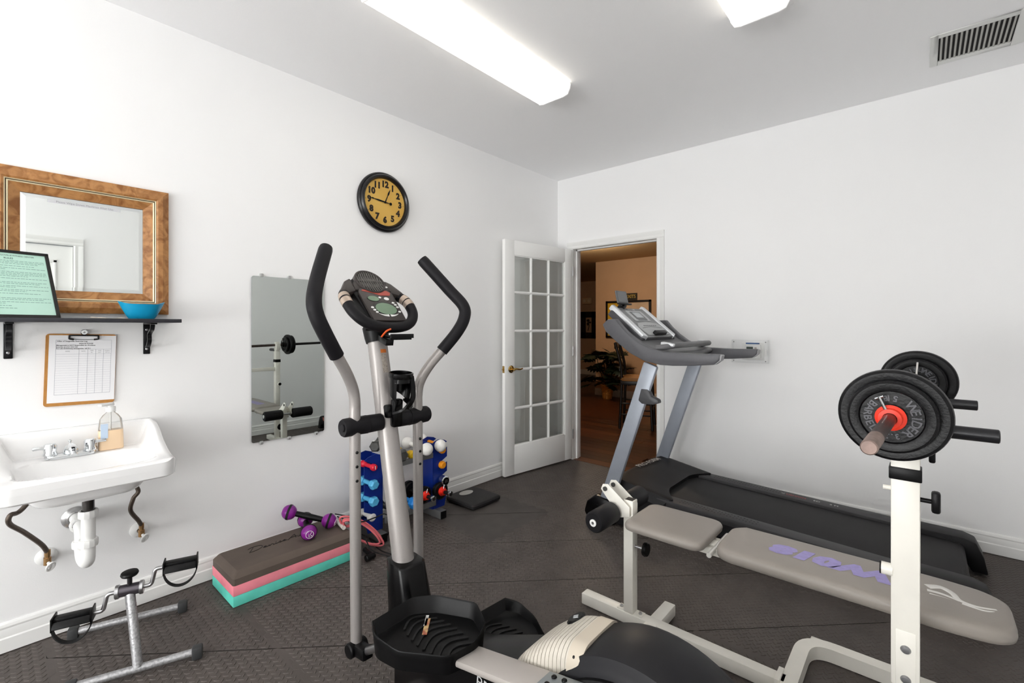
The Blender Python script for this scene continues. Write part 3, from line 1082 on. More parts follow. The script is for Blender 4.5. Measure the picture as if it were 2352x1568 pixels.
loft([sec(0.0825, 0.0465, -0.0005), sec(0.0846, 0.0486, 0.004), sec(0.0812, 0.0472, 0.082)]).build('liquid_soap', M('amber_soap', rgb(238, 208, 172), 0.25, trans=0.0), so, local=True)
lb = MB().span((0.0246, -0.036, 0.050), (0.0252, -0.012, 0.112)).build('bottle_label', M('label_blue', rgb(190, 208, 228), 0.5), so, local=True)
m = MB().cyl((0, 0, 0.160), (0, 0, 0.180), 0.017, None, 20).cyl((0, 0, 0.180), (0, 0, 0.188), 0.010, None, 16)
m.box((0.012, -0.016, 0.192), (0.022, 0.055, 0.010), Euler((0, 0, 0.5)), 0.004)
m.cyl((0, 0, 0.186), (0, 0, 0.198), 0.013, 0.011, 16)
m.build('pump', WHITEP, so, local=True)
MB().cyl((0, 0, 0.01), (0, 0, 0.165), 0.003, None, 8).build('dip_tube', WHITEP, so, local=True)

# ---- drain trap
PVC = M('pvc_white', rgb(240, 240, 238), 0.35, noise=0.04, nscale=10)
DXc, DYc = 0.262, -3.522
tp = thing('drain_trap', 'white plastic drain trap pipe under the sink', 'pipe', (DXc, DYc, 0.33))
MB().lathe([(0.0, 0), (0.040, 0.0), (0.042, -0.004), (0.034, -0.012), (0.019, -0.014), (0.019, -0.075)], (DXc, DYc, 0.627), (0, 0, 1), 28).build('tailpiece', M('dark_chrome', rgb(90, 88, 86), 0.25, 1.0), tp)
path = fillet([(DXc, DYc, 0.56), (DXc, DYc, 0.350), (DXc - 0.090, DYc - 0.01, 0.350), (DXc - 0.090, DYc - 0.01, 0.470), (0.002, DYc - 0.012, 0.470)], 0.046, 8)
MB().tube(path, 0.0225, 20).build('trap_pipe', PVC, tp)
def nut(c, ax, nm='slip_nut'):
    c, ax = Vector(c), Vector(ax).normalized()
    return MB().lathe([(0.023, -0.014), (0.030, -0.014), (0.031, -0.008), (0.031, 0.008), (0.029, 0.014), (0.023, 0.014)], c, ax, 12).build(nm, PVC, tp, angle=20)
nut((DXc, DYc, 0.552), (0, 0, 1)); nut((DXc, DYc, 0.438), (0, 0, 1)); nut((DXc - 0.090, DYc - 0.01, 0.410), (0, 0, 1)); nut((0.115, DYc - 0.012, 0.470), (1, 0, 0))
MB().lathe([(0.024, 0.016), (0.036, 0.012), (0.046, 0.003), (0.046, 0.0), (0.024, 0.0)], (0.001, DYc - 0.012, 0.470), (1, 0, 0), 28).build('wall_flange', M('flange_chrome', rgb(200, 200, 200), 0.25, 0.8), tp)

# ---- supply hoses with valves
HOSE = M('braided_hose', rgb(96, 86, 78), 0.35, 0.7, bump=0.8, bscale=300)
def supply(label, pts, vy, vz):
    t = thing('water_supply', label, 'water hose', (0.0, vy, vz), 'sink supply lines')
    m = MB().lathe([(0.010, 0.016), (0.022, 0.013), (0.034, 0.004), (0.035, 0.0), (0.010, 0.0)], (0.001, vy, vz), (1, 0, 0), 24)
    m.build('escutcheon', WHITEP, t)
    m = MB().cyl((0.0, vy, vz), (0.060, vy, vz), 0.008, None, 12).lathe([(0, -0.016), (0.012, -0.014), (0.012, 0.014), (0, 0.016)], (0.058, vy, vz), (0, 0, 1), 14)
    m.cyl((0.058, vy, vz), (0.058, vy, vz + 0.032), 0.009, None, 8)
    m.build('stop_valve', M('valve_brass', rgb(176, 140, 96), 0.3, 0.9), t)
    m = MB()
    ax = Vector((0.8, 0.25, -0.55)).normalized()
    m.cyl((0.060, vy, vz), Vector((0.060, vy, vz)) + ax * 0.03, 0.006, None, 10)
    u, v, a = frame_of(ax)
    c = Vector((0.060, vy, vz)) + ax * 0.03
    m.tube([c + (u * math.cos(2 * PI * k / 20) * 0.012 + v * math.sin(2 * PI * k / 20) * 0.022) for k in range(20)], 0.0042, 8, closed=True)
    m.bar(c - v * 0.02, c + v * 0.02, 0.007, 0.005, up=a)
    m.build('oval_handle', WHITEP, t)
    MB().tube(spline([Vector(p) for p in pts], 8), 0.0085, 12).build('hose', HOSE, t)
    for e in (pts[0], pts[-1]):
        MB().cyl(Vector(e) - Vector((0, 0, 0.012)), Vector(e) + Vector((0, 0, 0.010)), 0.010, None, 8).build('hose_nut', MATS['valve_brass'], t)
    return t
vA = at(109, 1288, x=0.058)
supply('braided water hose bulging out below the near end of the sink', [(0.058, vA.y, vA.z + 0.035), at(95, 1250, x=0.075), at(55, 1222, x=0.12), at(22, 1203, x=0.16), at(24, 1183, x=0.17), at(52, 1168, x=0.14), (0.12, -3.62, 0.70)], vA.y, vA.z)
vB = at(325, 1224, x=0.058)
supply('braided water hose hanging below the far end of the sink by the step', [(0.058, vB.y, vB.z + 0.035), at(318, 1195, x=0.07), at(300, 1172, x=0.10), at(306, 1145, x=0.12), at(315, 1120, x=0.125), (0.12, -3.44, 0.70)], vB.y, vB.z)

# ---- pedal exerciser
pd = Vector((0.32, 0.947, 0)).normalized()          # along the bars
pn = Vector((pd.y, -pd.x, 0))
CF = Vector((0.556, -3.418, 0.0)); CR = Vector((0.160, -3.372, 0.0))
HM = M('hammered_silver', rgb(190, 190, 192), 0.36, 0.55, noise=0.4, nscale=120, bump=0.5, bscale=180)
pe = thing('pedal_exerciser', 'small silver pedal exerciser with black strapped pedals on the floor', 'exerciser', CF * 0.5 + CR * 0.5)
for c, hl_, hr in ((CF, 0.185, 0.185), (CR, 0.185, 0.185)):
    z = Vector((0, 0, 0.026))
    MB().cyl(c - pd * hl_ + z, c + pd * hr + z, 0.0135, None, 18).build('floor_bar', HM, pe)
    for s in (-1, 1):
        e = c + pd * (s * 0.185) + z
        m = MB().bar(e - pd * 0.02 - Vector((0, 0, 0.003)), e + pd * 0.015 - Vector((0, 0, 0.003)), 0.036, 0.046, bev=0.006)
        m.build('rubber_foot', M('rubber_grey', rgb(52, 53, 54), 0.6, bump=0.1), pe)
HUB = at(298, 1353, d=1.775)
MB().tube([CF + Vector((0, 0, 0.03)), HUB], 0.0155, 18).build('front_leg', HM, pe)
MB().tube([CR + Vector((0, 0, 0.03)), HUB - Vector((0.01, 0, 0.015))], 0.0145, 18).build('rear_leg', HM, pe)
hub = MB().cyl(HUB - pd * 0.036, HUB + pd * 0.036, 0.021, None, 24).build('crank_hub', M('gunmetal', rgb(96, 92, 98), 0.3, 0.8), pe)
for s in (-1, 1):
    MB().cyl(HUB + pd * (s * 0.030), HUB + pd * (s * 0.043), 0.025, None, 24, bev=0.002).build('hub_ring', STEEL, hub)
m = MB().cyl(HUB, HUB + Vector((0, 0, 0.055)), 0.008, None, 12)
m.build('tension_screw', M('screw_dark', rgb(50, 48, 50), 0.4, 0.6), pe)
m = MB().lathe([(0, 0), (0.012, 0.0), (0.026, 0.005), (0.0285, 0.011), (0.026, 0.017), (0.010, 0.020), (0, 0.019)], HUB + Vector((0, 0, 0.050)), (0.05, -0.04, 1), 24)
m.build('tension_knob', BLACKP, pe)
up = Vector((0, 0, 1))
for s in (-1, 1):
    bend = Vector((0, 0, 0.058 * s))
    A = HUB + pd * (s * 0.043)
    B = HUB + pd * (s * 0.066)
    C = HUB + pd * (s * 0.078) + bend
    D = HUB + pd * (s * 0.100) + bend
    E = HUB + pd * (s * 0.215) + bend
    MB().tube(fillet([A, B, C, D], 0.013, 6) , 0.0072, 12).build('crank_arm', STEEL, pe)
    MB().cyl(D, E, 0.005, None, 10).build('pedal_axle', STEEL, pe)
    c = HUB + pd * (s * 0.160) + bend
    m = MB()
    m.bar(c - pd * 0.052 + up * 0.006, c + pd * 0.052 + up * 0.006, 0.034, 0.022, bev=0.003)
    m.bar(c - pd * 0.052 + pn * 0.026 - up * 0.004, c + pd * 0.052 + pn * 0.026 - up * 0.004, 0.026, 0.010, up=(pn + up * 0.6), bev=0.003)
    m.bar(c - pd * 0.052 - pn * 0.026 - up * 0.004, c + pd * 0.052 - pn * 0.026 - up * 0.004, 0.026, 0.010, up=(-pn + up * 0.6), bev=0.003)
    m.bar(c - pd * 0.056, c - pd * 0.051, 0.06, 0.046, bev=0.001)
    m.bar(c + pd * 0.051, c + pd * 0.056, 0.06, 0.046, bev=0.001)
    ped = m.build('pedal', BLACKP, pe)
    loop = [c + pd * (0.054 * math.cos(t)) - up * (0.012 + 0.066 * math.sin(t)) + pn * 0.016 for t in [PI * k / 20 for k in range(21)]]
    MB().tube(loop, 0, sq=(0.0018, 0.0095, tuple(pn))).build('strap', RUBBER, ped)

# ---- foam step platform in three layers
SX0, SX1_, SYa, SYb = 0.072, 0.367, -3.040, -2.425
st = thing('step_platform', 'foam exercise step with brown top over pink and teal layers', 'step platform', ((SX0 + SX1_) / 2, (SYa + SYb) / 2, 0))
MB().span((SX0, SYa, 0.0005), (SX1_, SYb, 0.049)).build('foam_layer', M('teal_foam', rgb(104, 222, 202), 0.7, noise=0.15, nscale=11, bump=0.1), st, bevel=0.002, label='teal bottom foam layer')
MB().span((SX0, SYa, 0.0495), (SX1_, SYb, 0.097)).build('foam_layer', M('pink_foam', rgb(255, 150, 164), 0.7, noise=0.12, nscale=11, bump=0.1), st, bevel=0.002, label='pink middle foam layer')
secs = []
for ins, z in ((0, 0.0975), (0, 0.128), (0.004, 0.134), (0.018, 0.151), (0.024, 0.155)):
    secs.append([(a, b, z) for a, b in rrect(SX0 + ins, SX1_ - ins, SYa + ins, SYb - ins, 0.012, 3)])
top = loft(secs).build('foam_top', M('brown_foam', rgb(98, 86, 78), 0.72, noise=0.14, nscale=9, bump=0.15, bscale=300), st, angle=20, label='dark brown moulded top')
SIGN = [[(0.6, 0.2), (1.0, 2.2), (1.5, 4.6)], [(0.0, 4.2), (1.2, 5.2), (3.2, 4.8), (4.2, 3.2), (3.4, 1.2), (1.6, 0.3), (0.5, 0.6)],
        [(4.4, 1.0), (5.3, 1.5), (5.2, 2.1), (4.6, 1.6), (4.9, 0.7), (5.8, 0.9), (6.2, 1.9), (6.3, 0.6), (6.8, 1.8), (7.4, 1.7), (7.4, 0.7), (7.9, 0.8), (8.2, 1.9), (8.3, 0.7), (8.9, 1.2), (9.5, 2.3), (9.6, 1.2), (9.2, 0.6), (10.2, 1.0), (11.0, 1.6), (10.8, 2.2), (10.3, 1.5), (10.6, 0.7), (11.6, 0.9)],
        [(8.2, 3.0), (8.3, 3.2)], [(11.8, 0.2), (12.8, 2.4), (13.9, 4.6), (14.2, 2.4), (14.3, 0.5)], [(12.4, 1.8), (14.5, 2.2)],
        [(14.9, 1.9), (14.9, 0.8), (15.5, 0.6), (15.9, 1.9), (16.0, 0.6), (16.7, 1.2), (17.1, 2.2), (17.0, 1.0), (16.7, 0.6), (17.8, 1.4), (18.3, 4.2), (18.0, 1.0), (18.7, 0.8), (19.1, 1.8), (19.2, 0.7), (19.7, 1.8), (20.3, 1.7), (20.3, 0.7), (21.2, 1.0)]]
mb = MB()
for stroke in SIGN:
    mb.tube(spline([(0.196 - 0.0105 * (q - 1), -2.925 + 0.0168 * p + 0.004 * q, 0.1554) for p, q in stroke], 4), 0.0017, 6)
sg_ = mb.build('signature', M('signature_ink', rgb(26, 22, 20), 0.7), top)
sg_['kind'] = 'stuff'

# ---- purple dumbbells
PURP = M('purple_vinyl', rgb(134, 34, 140), 0.28, noise=0.1, nscale=20)
def ball_dumbbell(label, a, b):
    a, b = Vector(a), Vector(b)
    c = (a + b) / 2
    t = thing('ball_dumbbell', label, 'dumbbell', (c.x, c.y, c.z), 'purple ball dumbbells')
    d = (b - a).normalized()
    MB().lathe([(0.0155, 0), (0.0145, 0.03), (0.017, (b - a).length / 2), (0.0145, (b - a).length - 0.03), (0.0155, (b - a).length)], a, d, 18).build('grip', BLACKP, t)
    for e, s in ((a, -1), (b, 1)):
        m = MB().sphere(e, 0.040, 28, 18, axis=d)
        h = m.build('weight_ball', PURP, t)
        MB().lathe([(0.0404, -0.006), (0.0412, -0.006), (0.0412, 0.006), (0.0404, 0.006)], e, d, 32).build('band', RUBBER, h)
        u, v, w_ = frame_of(d * s)
        m = MB()
        def on(x, y): 
            p = u * x + v * y + (d * s) * math.sqrt(max(0, 0.0406 ** 2 - x * x - y * y))
            return e + p
        m.tube([on(0.019 * math.cos(q * PI / 14), 0.019 * math.sin(q * PI / 14)) for q in range(28)], 0.0013, 6, closed=True)
        m.tube([on(*p) for p in ((-0.004, -0.012), (-0.005, 0.004), (0.001, -0.002), (0.009, 0.012))], 0.0014, 6)
        m.tube([on(*p) for p in ((0.006, -0.004), (0.011, -0.005), (0.008, -0.010))], 0.0014, 6)
        m.sphere(on(0.001, -0.010), 0.0022, 8, 6)
        m.build('emblem', WHITEP, h)
    return t
ball_dumbbell('purple ball dumbbell lying on the step, logo end toward the room', (0.283, -2.650, 0.1955), (0.110, -2.590, 0.1955))
ball_dumbbell('purple ball dumbbell resting across the other one on the step', (0.232, -2.512, 0.1972), (0.094, -2.672, 0.258))

# ---- clock
ck = thing('wall_clock', 'round black wall clock with amber face high on the wall', 'clock', (0.0, -2.010, 2.125))
CY, CZ = -2.010, 2.125
MB().lathe([(0.0, 0.001), (0.196, 0.001), (0.200, 0.010), (0.198, 0.022), (0.190, 0.030), (0.187, 0.028), (0.184, 0.036), (0.176, 0.044), (0.172, 0.042), (0.166, 0.046), (0.161, 0.040), (0.157, 0.030), (0.156, 0.022), (0.156, 0.020), (0.0, 0.020)], (0, CY, CZ), (1, 0, 0), 72).build('case', M('clock_black', rgb(26, 25, 27), 0.28, noise=0.2, nscale=30), ck, angle=25)
FACE = M('amber_face', rgb(228, 178, 78), 0.5, noise=1, nscale=5, col2=rgb(236, 192, 96))
face = MB().lathe([(0.0, 0.0215), (0.1565, 0.0215), (0.1565, 0.0203)], (0, CY, CZ), (1, 0, 0), 64).build('dial', FACE, ck)
for h in range(1, 13):
    a = PI / 2 - h * PI / 6
    MB().text(str(h), 0.056, (0.0222, CY + 0.119 * math.cos(a), CZ + 0.119 * math.sin(a)), (0, 1, 0), (0, 0, 1), offset=0.0034).build('numeral', M('numeral_ink', rgb(34, 20, 8), 0.6), face)
tk = MB()
for k in range(12):
    a = PI / 6 * k
    tk.sphere((0.0222, CY + 0.145 * math.cos(a), CZ + 0.145 * math.sin(a)), 0.0022, 8, 6, (0.3, 1, 1))
tk.build('minute_dots', MATS['numeral_ink'], face)['kind'] = 'stuff'
def hand(nm_, ang, prof, x):
    a = math.radians(90 - ang)
    u = Vector((0, math.cos(a), math.sin(a)))
    v = Vector((0, -math.sin(a), math.cos(a)))
    L = [Vector((x, CY, CZ)) + u * l + v * w_ for l, w_ in prof]
    R = [Vector((x, CY, CZ)) + u * l - v * w_ for l, w_ in prof[::-1]]
    MB().prism(L + R, (0.0012, 0, 0)).build(nm_, BLACKG, ck)
hand('hour_hand', 23, [(0.0, 0.004), (0.05, 0.0025), (0.065, 0.006), (0.072, 0.006), (0.10, 0.0006)], 0.0240)
hand('minute_hand', 276, [(-0.030, 0.002), (0.0, 0.004), (0.05, 0.0055), (0.085, 0.002), (0.095, 0.0055), (0.105, 0.002), (0.122, 0.0006)], 0.0262)
MB().lathe([(0, 0), (0.008, 0), (0.007, 0.005), (0, 0.006)], (0.0238, CY, CZ), (1, 0, 0), 16).lathe([(0, 0), (0.010, 0), (0.010, 0.002), (0, 0.003)], Vector((0.026, CY, CZ)) + Vector((0, 0.0415, -0.0044)) * 1.0, (1, 0, 0), 16).build('hand_hub', BLACKG, ck)
gl = MB().lathe([(0.153, 0.031), (0.0, 0.036)], (0, CY, CZ), (1, 0, 0), 48).build('clock_glass', glass_mat('clock_glass', (1, 1, 1, 1), 0.25), ck)

# ---- frameless wall mirror
MY0, MY1, MZ0, MZ1 = -2.836, -2.428, 0.657, 1.566
wm = thing('wall_mirror', 'tall frameless wall mirror held by clear clips', 'mirror', (0.003, (MY0 + MY1) / 2, MZ0))
MB().prism([(0.003, a, b) for a, b in rrect(MY0, MY1, MZ0, MZ1, 0.012, 4)], (0.006, 0, 0)).build('mirror_glass', MIRROR2, wm)
for k, (y, z) in enumerate(((MY0 + 0.05, MZ1), (MY0 + 0.20, MZ1), (MY1 - 0.05, MZ1), (MY0 + 0.05, MZ0), (MY0 + 0.20, MZ0), (MY1 - 0.05, MZ0))):
    s = 1 if z == MZ1 else -1
    m = MB().box((0.007, y, z + s * 0.006), (0.013, 0.022, 0.020), None, 0.005)
    cp = m.build('clip', M('clip_clear', rgb(206, 208, 206), 0.15, alpha=0.75), wm)
    MB().cyl((0.013, y, z + s * 0.009), (0.0155, y, z + s * 0.009), 0.0045, None, 12).build('screw', STEEL, cp)

# ================================================================== dumbbell rack and what lies on it
BLUE = M('rack_blue', rgb(14, 42, 128), 0.3, noise=0.12, nscale=12)
RGREY = M('rack_grey', rgb(112, 112, 112), 0.4, 0.3, noise=0.12, nscale=20)
rk = thing('dumbbell_rack', 'low blue and grey dumbbell rack standing against the wall', 'rack', (0.2, -1.94, 0))
NZ = (0.443, 0.341, 0.240, 0.140)
def upright(yin, s):
    """notched blue end: two parallel plates joined by a web; s = -1 holds on its -y side"""
    for x in (0.135, 0.252):
        pts = [(yin, 0.055), (yin, 0.505), (yin + s * 0.045, 0.520), (yin + s * 0.100, 0.508)]
        for z in NZ:
            pts += [(yin + s * 0.124, z + 0.050), (yin + s * 0.064, z + 0.020), (yin + s * 0.056, z - 0.004), (yin + s * 0.064, z - 0.014), (yin + s * 0.080, z - 0.013), (yin + s * 0.124, z + 0.012)]
        pts += [(yin + s * 0.10, 0.055)]
        MB().prism([(x, a, b) for a, b in pts], (0.004, 0, 0)).build('side_plate', BLUE, rk)
    MB().span((0.135, yin - 0.002, 0.055), (0.256, yin + 0.002, 0.500)).build('web_plate', BLUE, rk)
    yf = yin + s * 0.035
    ft = MB().span((0.02, yf - 0.025, 0.001), (0.322, yf + 0.025, 0.054)).build('foot', RGREY, rk, bevel=0.003)
    MB().span((0.3215, yf - 0.0235, 0.003), (0.327, yf + 0.0235, 0.052)).build('end_plug', BLACKP, ft, bevel=0.002)
upright(-2.182, -1)
upright(-1.790, 1)
MB().span((0.10, -2.182, 0.405), (0.115, -1.79, 0.440)).build('rail', RGREY, rk, bevel=0.002)
MB().span((0.245, -2.182, 0.405), (0.260, -1.79, 0.440)).build('rail', RGREY, rk, bevel=0.002)
MB().span((0.06, -2.182, 0.092), (0.075, -1.79, 0.128)).build('rail', RGREY, rk, bevel=0.002)
MB().span((0.275, -2.182, 0.092), (0.290, -1.79, 0.128)).build('rail', RGREY, rk, bevel=0.002)


def hexpts(c, ax, r, L):
    m = MB()
    m.lathe([(0, 0), (r * 0.72, 0), (r, L * 0.22), (r, L * 0.78), (r * 0.72, L), (0, L)], c, ax, 6)
    return m


def dumbbell(label, front, L, mat, kind='hex', r=0.03, rg=0.013, ax=(-1, 0, 0), group='dumbbells on the rack', headL=None, gmat=None):
    """front = centre of the front face; lies along ax"""
    f, a = Vector(front), Vector(ax).normalized()
    t = thing('dumbbell', label, 'dumbbell', tuple(f + a * (L / 2)), group)
    hl_ = headL or L * 0.27
    MB().lathe([(rg, 0), (rg * 1.12, L / 2 - hl_), (rg, L - 2 * hl_)], f + a * hl_, a, 14).build('handle', gmat or mat, t)
    for e, d in ((f, a), (f + a * L, -a)):
        if kind == 'hex': m = hexpts(e, d, r, hl_)
        elif kind == 'round': m = MB().lathe([(0, 0), (r * 0.6, 0), (r * 0.9, hl_ * 0.15), (r, hl_ * 0.4), (r * 0.92, hl_ * 0.75), (rg, hl_ * 1.05)], e, d, 20)
        elif kind == 'ball': m = MB().sphere(e + d * r, r, 24, 16)
        elif kind == 'chrome': m = MB().lathe([(0, 0.002), (r * 0.7, 0.0), (r, 0.004), (r, hl_), (rg, hl_)], e, d, 28)
        m.build('weight_head', mat, t, angle=25)
    return t


REDV = M('red_vinyl', rgb(214, 30, 54), 0.4)
SKYV = M('sky_blue_vinyl', rgb(84, 174, 218), 0.5)
ORNV = M('orange_vinyl', rgb(240, 150, 20), 0.5)
YELV = M('yellow_vinyl', rgb(214, 172, 10), 0.5)
WHTV = M('white_vinyl', rgb(238, 236, 232), 0.45)
MIDV = M('mid_blue_vinyl', rgb(20, 118, 196), 0.5)
HEXI = M('hex_grey', rgb(76, 76, 74), 0.5, 0.2, noise=0.3, nscale=40)
yl, yr = -2.182 - 0.068, -1.790 + 0.072
d = dumbbell('small red dumbbell in the top notch of the blue rack end', (0.285, yl, 0.446), 0.15, REDV, 'round', 0.021, 0.011)
MB().text('1', 0.026, (0.2862, yl, 0.446), (0, 1, 0), (0, 0, 1), offset=0.001).build('weight_number', WHITEP, d)
dumbbell('light blue dumbbell in the second notch, just under the red one', (0.290, yl, 0.343), 0.165, SKYV, 'hex', 0.030, 0.012)
dumbbell('light blue dumbbell in the third notch, above the white one', (0.290, yl, 0.242), 0.165, SKYV, 'hex', 0.030, 0.012)
dumbbell('white dumbbell in the lowest notch under the light blue ones', (0.262, yl, 0.142), 0.15, WHTV, 'round', 0.027, 0.012)
dumbbell('orange dumbbell in the top notch beside the white ball dumbbells', (0.285, yr, 0.446), 0.16, ORNV, 'round', 0.0265, 0.012)
dumbbell('orange dumbbell in the second notch, right below the other orange one', (0.285, yr, 0.343), 0.16, ORNV, 'round', 0.0265, 0.012)
d = dumbbell('chrome dumbbell in the third notch above the bathroom scale', (0.305, yr, 0.240), 0.17, CHROME, 'chrome', 0.033, 0.012, headL=0.038)
cap = MB().lathe([(0, 0.0), (0.025, 0.0), (0.025, 0.002), (0, 0.002)], (0.306, yr, 0.240), (1, 0, 0), 24).build('end_badge', BLACKG, d)
MB().text('15', 0.026, (0.3088, yr, 0.240), (0, 1, 0), (0, 0, 1), offset=0.0008).build('weight_number', CHROME, cap)
# on the top rails
tz = 0.441
dumbbell('white ball dumbbell on the rack top, next to the orange dumbbell', (0.324, -1.752, tz + 0.041), 0.315, WHTV, 'ball', 0.041, 0.014, ax=(-0.975, 0.10, 0), headL=0.08, gmat=ORNV)
dumbbell('white ball dumbbell on the rack top, next to the yellow dumbbell', (0.326, -1.868, tz + 0.041), 0.315, WHTV, 'ball', 0.041, 0.014, ax=(-0.99, 0.07, 0), headL=0.08)
dumbbell('yellow dumbbell on the rack top between hex and ball dumbbells', (0.285, -1.975, tz + 0.0255), 0.19, YELV, 'round', 0.0265, 0.012)
dumbbell('large dark hex dumbbell on the rack top beside the yellow one', (0.300, -2.055, tz + 0.037), 0.22, HEXI, 'hex', 0.042, 0.015)
hx = dumbbell('grey hex dumbbell lying diagonally on the rack top corner above the red dumbbell', (0.205, -2.205, 0.521 + 0.028), 0.19, HEXI, 'hex', 0.036, 0.014, ax=(-0.70, 0.72, -0.05))
MB().box((0.196, -2.205, 0.5855), (0.012, 0.03, 0.0008), Euler((0, 0, 0.78))).build('weight_sticker', WHITEP, hx)
# on the low rails: two loadable dumbbells with plates, a blue one and a dark one
def loadable(label, y, z, x1, L=0.36):
    t = thing('loadable_dumbbell', label, 'dumbbell', (x1 - L / 2, y, z), 'plate loaded dumbbells on the low rails')
    MB().cyl((x1 - L, y, z), (x1, y, z), 0.0125, None, 16, bev=0.002).build('bar', M('bar_dark', rgb(58, 56, 56), 0.3, 0.8), t)
    MB().lathe([(0.0125, -0.006), (0.020, -0.004), (0.020, 0.004), (0.0125, 0.006)], (x1 - 0.006, y, z), (1, 0, 0), 20).build('bar_end', CHROME, t)
    for s, xc in ((1, x1 - 0.105), (-1, x1 - L + 0.105)):
        for k, (rr_, off) in enumerate(((0.058, 0.0), (0.050, -0.022))):
            MB().lathe([(0.0135, -0.010), (0.030, -0.008), (rr_ - 0.010, -0.006), (rr_ - 0.006, -0.010), (rr_, -0.006), (rr_, 0.006), (rr_ - 0.006, 0.010), (rr_ - 0.010, 0.006), (0.030, 0.008), (0.0135, 0.010)], (xc + s * off, y, z), (1, 0, 0), 28).build('plate', IRON, t)
        cl_ = MB().lathe([(0.0132, 0), (0.030, 0.0), (0.031, 0.008), (0.022, 0.014), (0.021, 0.030), (0.0132, 0.032)], (xc + s * 0.011, y, z), (s, 0, 0), 22).build('collar', M('collar_red', rgb(226, 40, 24), 0.4), t)
        MB().tube([(xc + s * 0.03, y, z + 0.02), (xc + s * 0.03, y + 0.008, z + 0.045)], 0.003, 8).build('collar_screw', STEEL, cl_)
    return t
loadable('plate loaded dumbbell with red collars at the scale end of the rack', -1.752, 0.180, 0.395, 0.40)
loadable('plate loaded dumbbell with red collars in the middle of the low rack rails', -1.878, 0.180, 0.375, 0.38)
dumbbell('mid blue dumbbell on the low rack rails between plates and dark one', (0.325, -1.972, 0.129 + 0.034), 0.22, MIDV, 'hex', 0.040, 0.014)
dumbbell('small dark hex dumbbell on the low rails behind the light blue ones', (0.300, -2.125, 0.129 + 0.029), 0.20, HEXI, 'hex', 0.033, 0.013)

# ---- bathroom scale
sc = thing('bathroom_scale', 'black bathroom scale with a round grey dial window', 'scale', (0.24, -1.40, 0.0))
secs = []
for ins, z in ((0.010, 0.008), (0.002, 0.014), (0.0, 0.030), (0.005, 0.040), (0.012, 0.043)):
    secs.append([(a, b, z) for a, b in rrect(0.092 + ins, 0.392 - ins, -1.545 + ins, -1.255 - ins, 0.022, 4)])
body = loft(secs).build('platform', M('scale_black', rgb(34, 33, 34), 0.6, bump=0.4, bscale=420), sc, angle=25)
MB().lathe([(0, 0), (0.060, 0.0), (0.062, 0.002), (0.054, 0.003), (0.052, 0.0015), (0, 0.0015)], (0.165, -1.40, 0.0425), (0, 0, 1), 36, 0.62, 1.0, u=(1, 0, 0)).build('dial_window', M('scale_grey', rgb(178, 176, 172), 0.35), sc)
for a in (0.12, 0.36):
    for b in (-1.515, -1.285):
        MB().cyl((a, b, 0.0005), (a, b, 0.011), 0.012, None, 14).build('foot', RUBBER, sc)

# ---- pink resistance tube and black jump ropes in a tangle beside the step
PINKT = M('pink_tube', rgb(220, 110, 116), 0.4)
rr = random.Random(11)
def coil(c, ru, rv, u, v, n, turns, jit, ph=0.0):
    c, u, v = Vector(c), Vector(u).normalized(), Vector(v).normalized()
    w_ = u.cross(v)
    out = []
    for k in range(int(n * turns) + 1):
        t = 2 * PI * k / n + ph
        tr = k / n
        out.append(c + u * (ru * (1 + jit * math.sin(tr * 2.3)) * math.cos(t)) + v * (rv * (1 + jit * math.cos(tr * 1.7)) * math.sin(t)) + w_ * (0.010 * tr + 0.006 * math.sin(3 * t)))
    return out
# coil lies over the end of the step and down to the floor
cA, cB = at(795, 1197, x=0.30), at(868, 1240, x=0.36)
ax1 = (cB - cA)
cc = (cA + cB) / 2
rt = thing('resistance_tube', 'coiled pink resistance tube hanging off the end of the step', 'resistance band', tuple(cc))
pt = coil(cc, ax1.length * 0.62, 0.045, ax1, Vector((0.25, 0.2, 1)), 22, 2.6, 0.12)
pt = [Vector((max(p.x, 0.21 if p.y > -2.40 else 0.16), p.y, max(p.z, 0.012 if p.y > -2.415 else 0.164))) for p in pt]
MB().tube(spline(pt, 2), 0.0055, 10).build('rubber_tube', PINKT, rt)
e0 = pt[0]
MB().tube([at(772, 1194, z=0.172), at(790, 1212, z=0.172)], 0.011, 12).build('handle', M('handle_white', rgb(220, 214, 206), 0.5), rt)
jr = thing('jump_rope', 'black jump rope looped over the step beside the pink tube', 'jump rope', tuple(cc + Vector((0, 0, -0.05))))
pts = [at(770, 1180, z=0.185), at(800, 1186, z=0.20), at(828, 1198, z=0.21), at(862, 1188, x=0.33), at(884, 1180, x=0.35), at(897, 1196, x=0.37), at(890, 1228, z=0.03), at(868, 1246, z=0.010), at(848, 1236, z=0.012), at(872, 1262, z=0.009), at(905, 1276, z=0.008), at(925, 1300, z=0.008)]
MB().tube(spline(pts, 8), 0.0036, 8).build('rope', RUBBER, jr)
MB().tube([at(838, 1262, z=0.018), at(858, 1278, z=0.018)], [0.014, 0.012], 14).build('handle', BLACKP, jr)
jr2 = thing('jump_rope', 'thin black cord with a jump rope handle on the floor behind the post', 'jump rope', tuple(at(850, 1275, z=0.012)))
pts = [at(775, 1186, z=0.19), at(805, 1200, z=0.19), at(840, 1240, x=0.375), at(852, 1262, x=0.40), at(885, 1275, z=0.006), at(912, 1282, z=0.006), at(935, 1292, z=0.006)]
MB().tube(spline(pts, 8), 0.0034, 8).build('rope', RUBBER, jr2)
c = at(851, 1278, z=0.020)
m = MB().cyl(c + Vector((0.0, -0.03, 0)), c + Vector((0.0, 0.028, 0)), 0.018, 0.014, 16, bev=0.003)
m.build('handle', BLACKP, jr2)

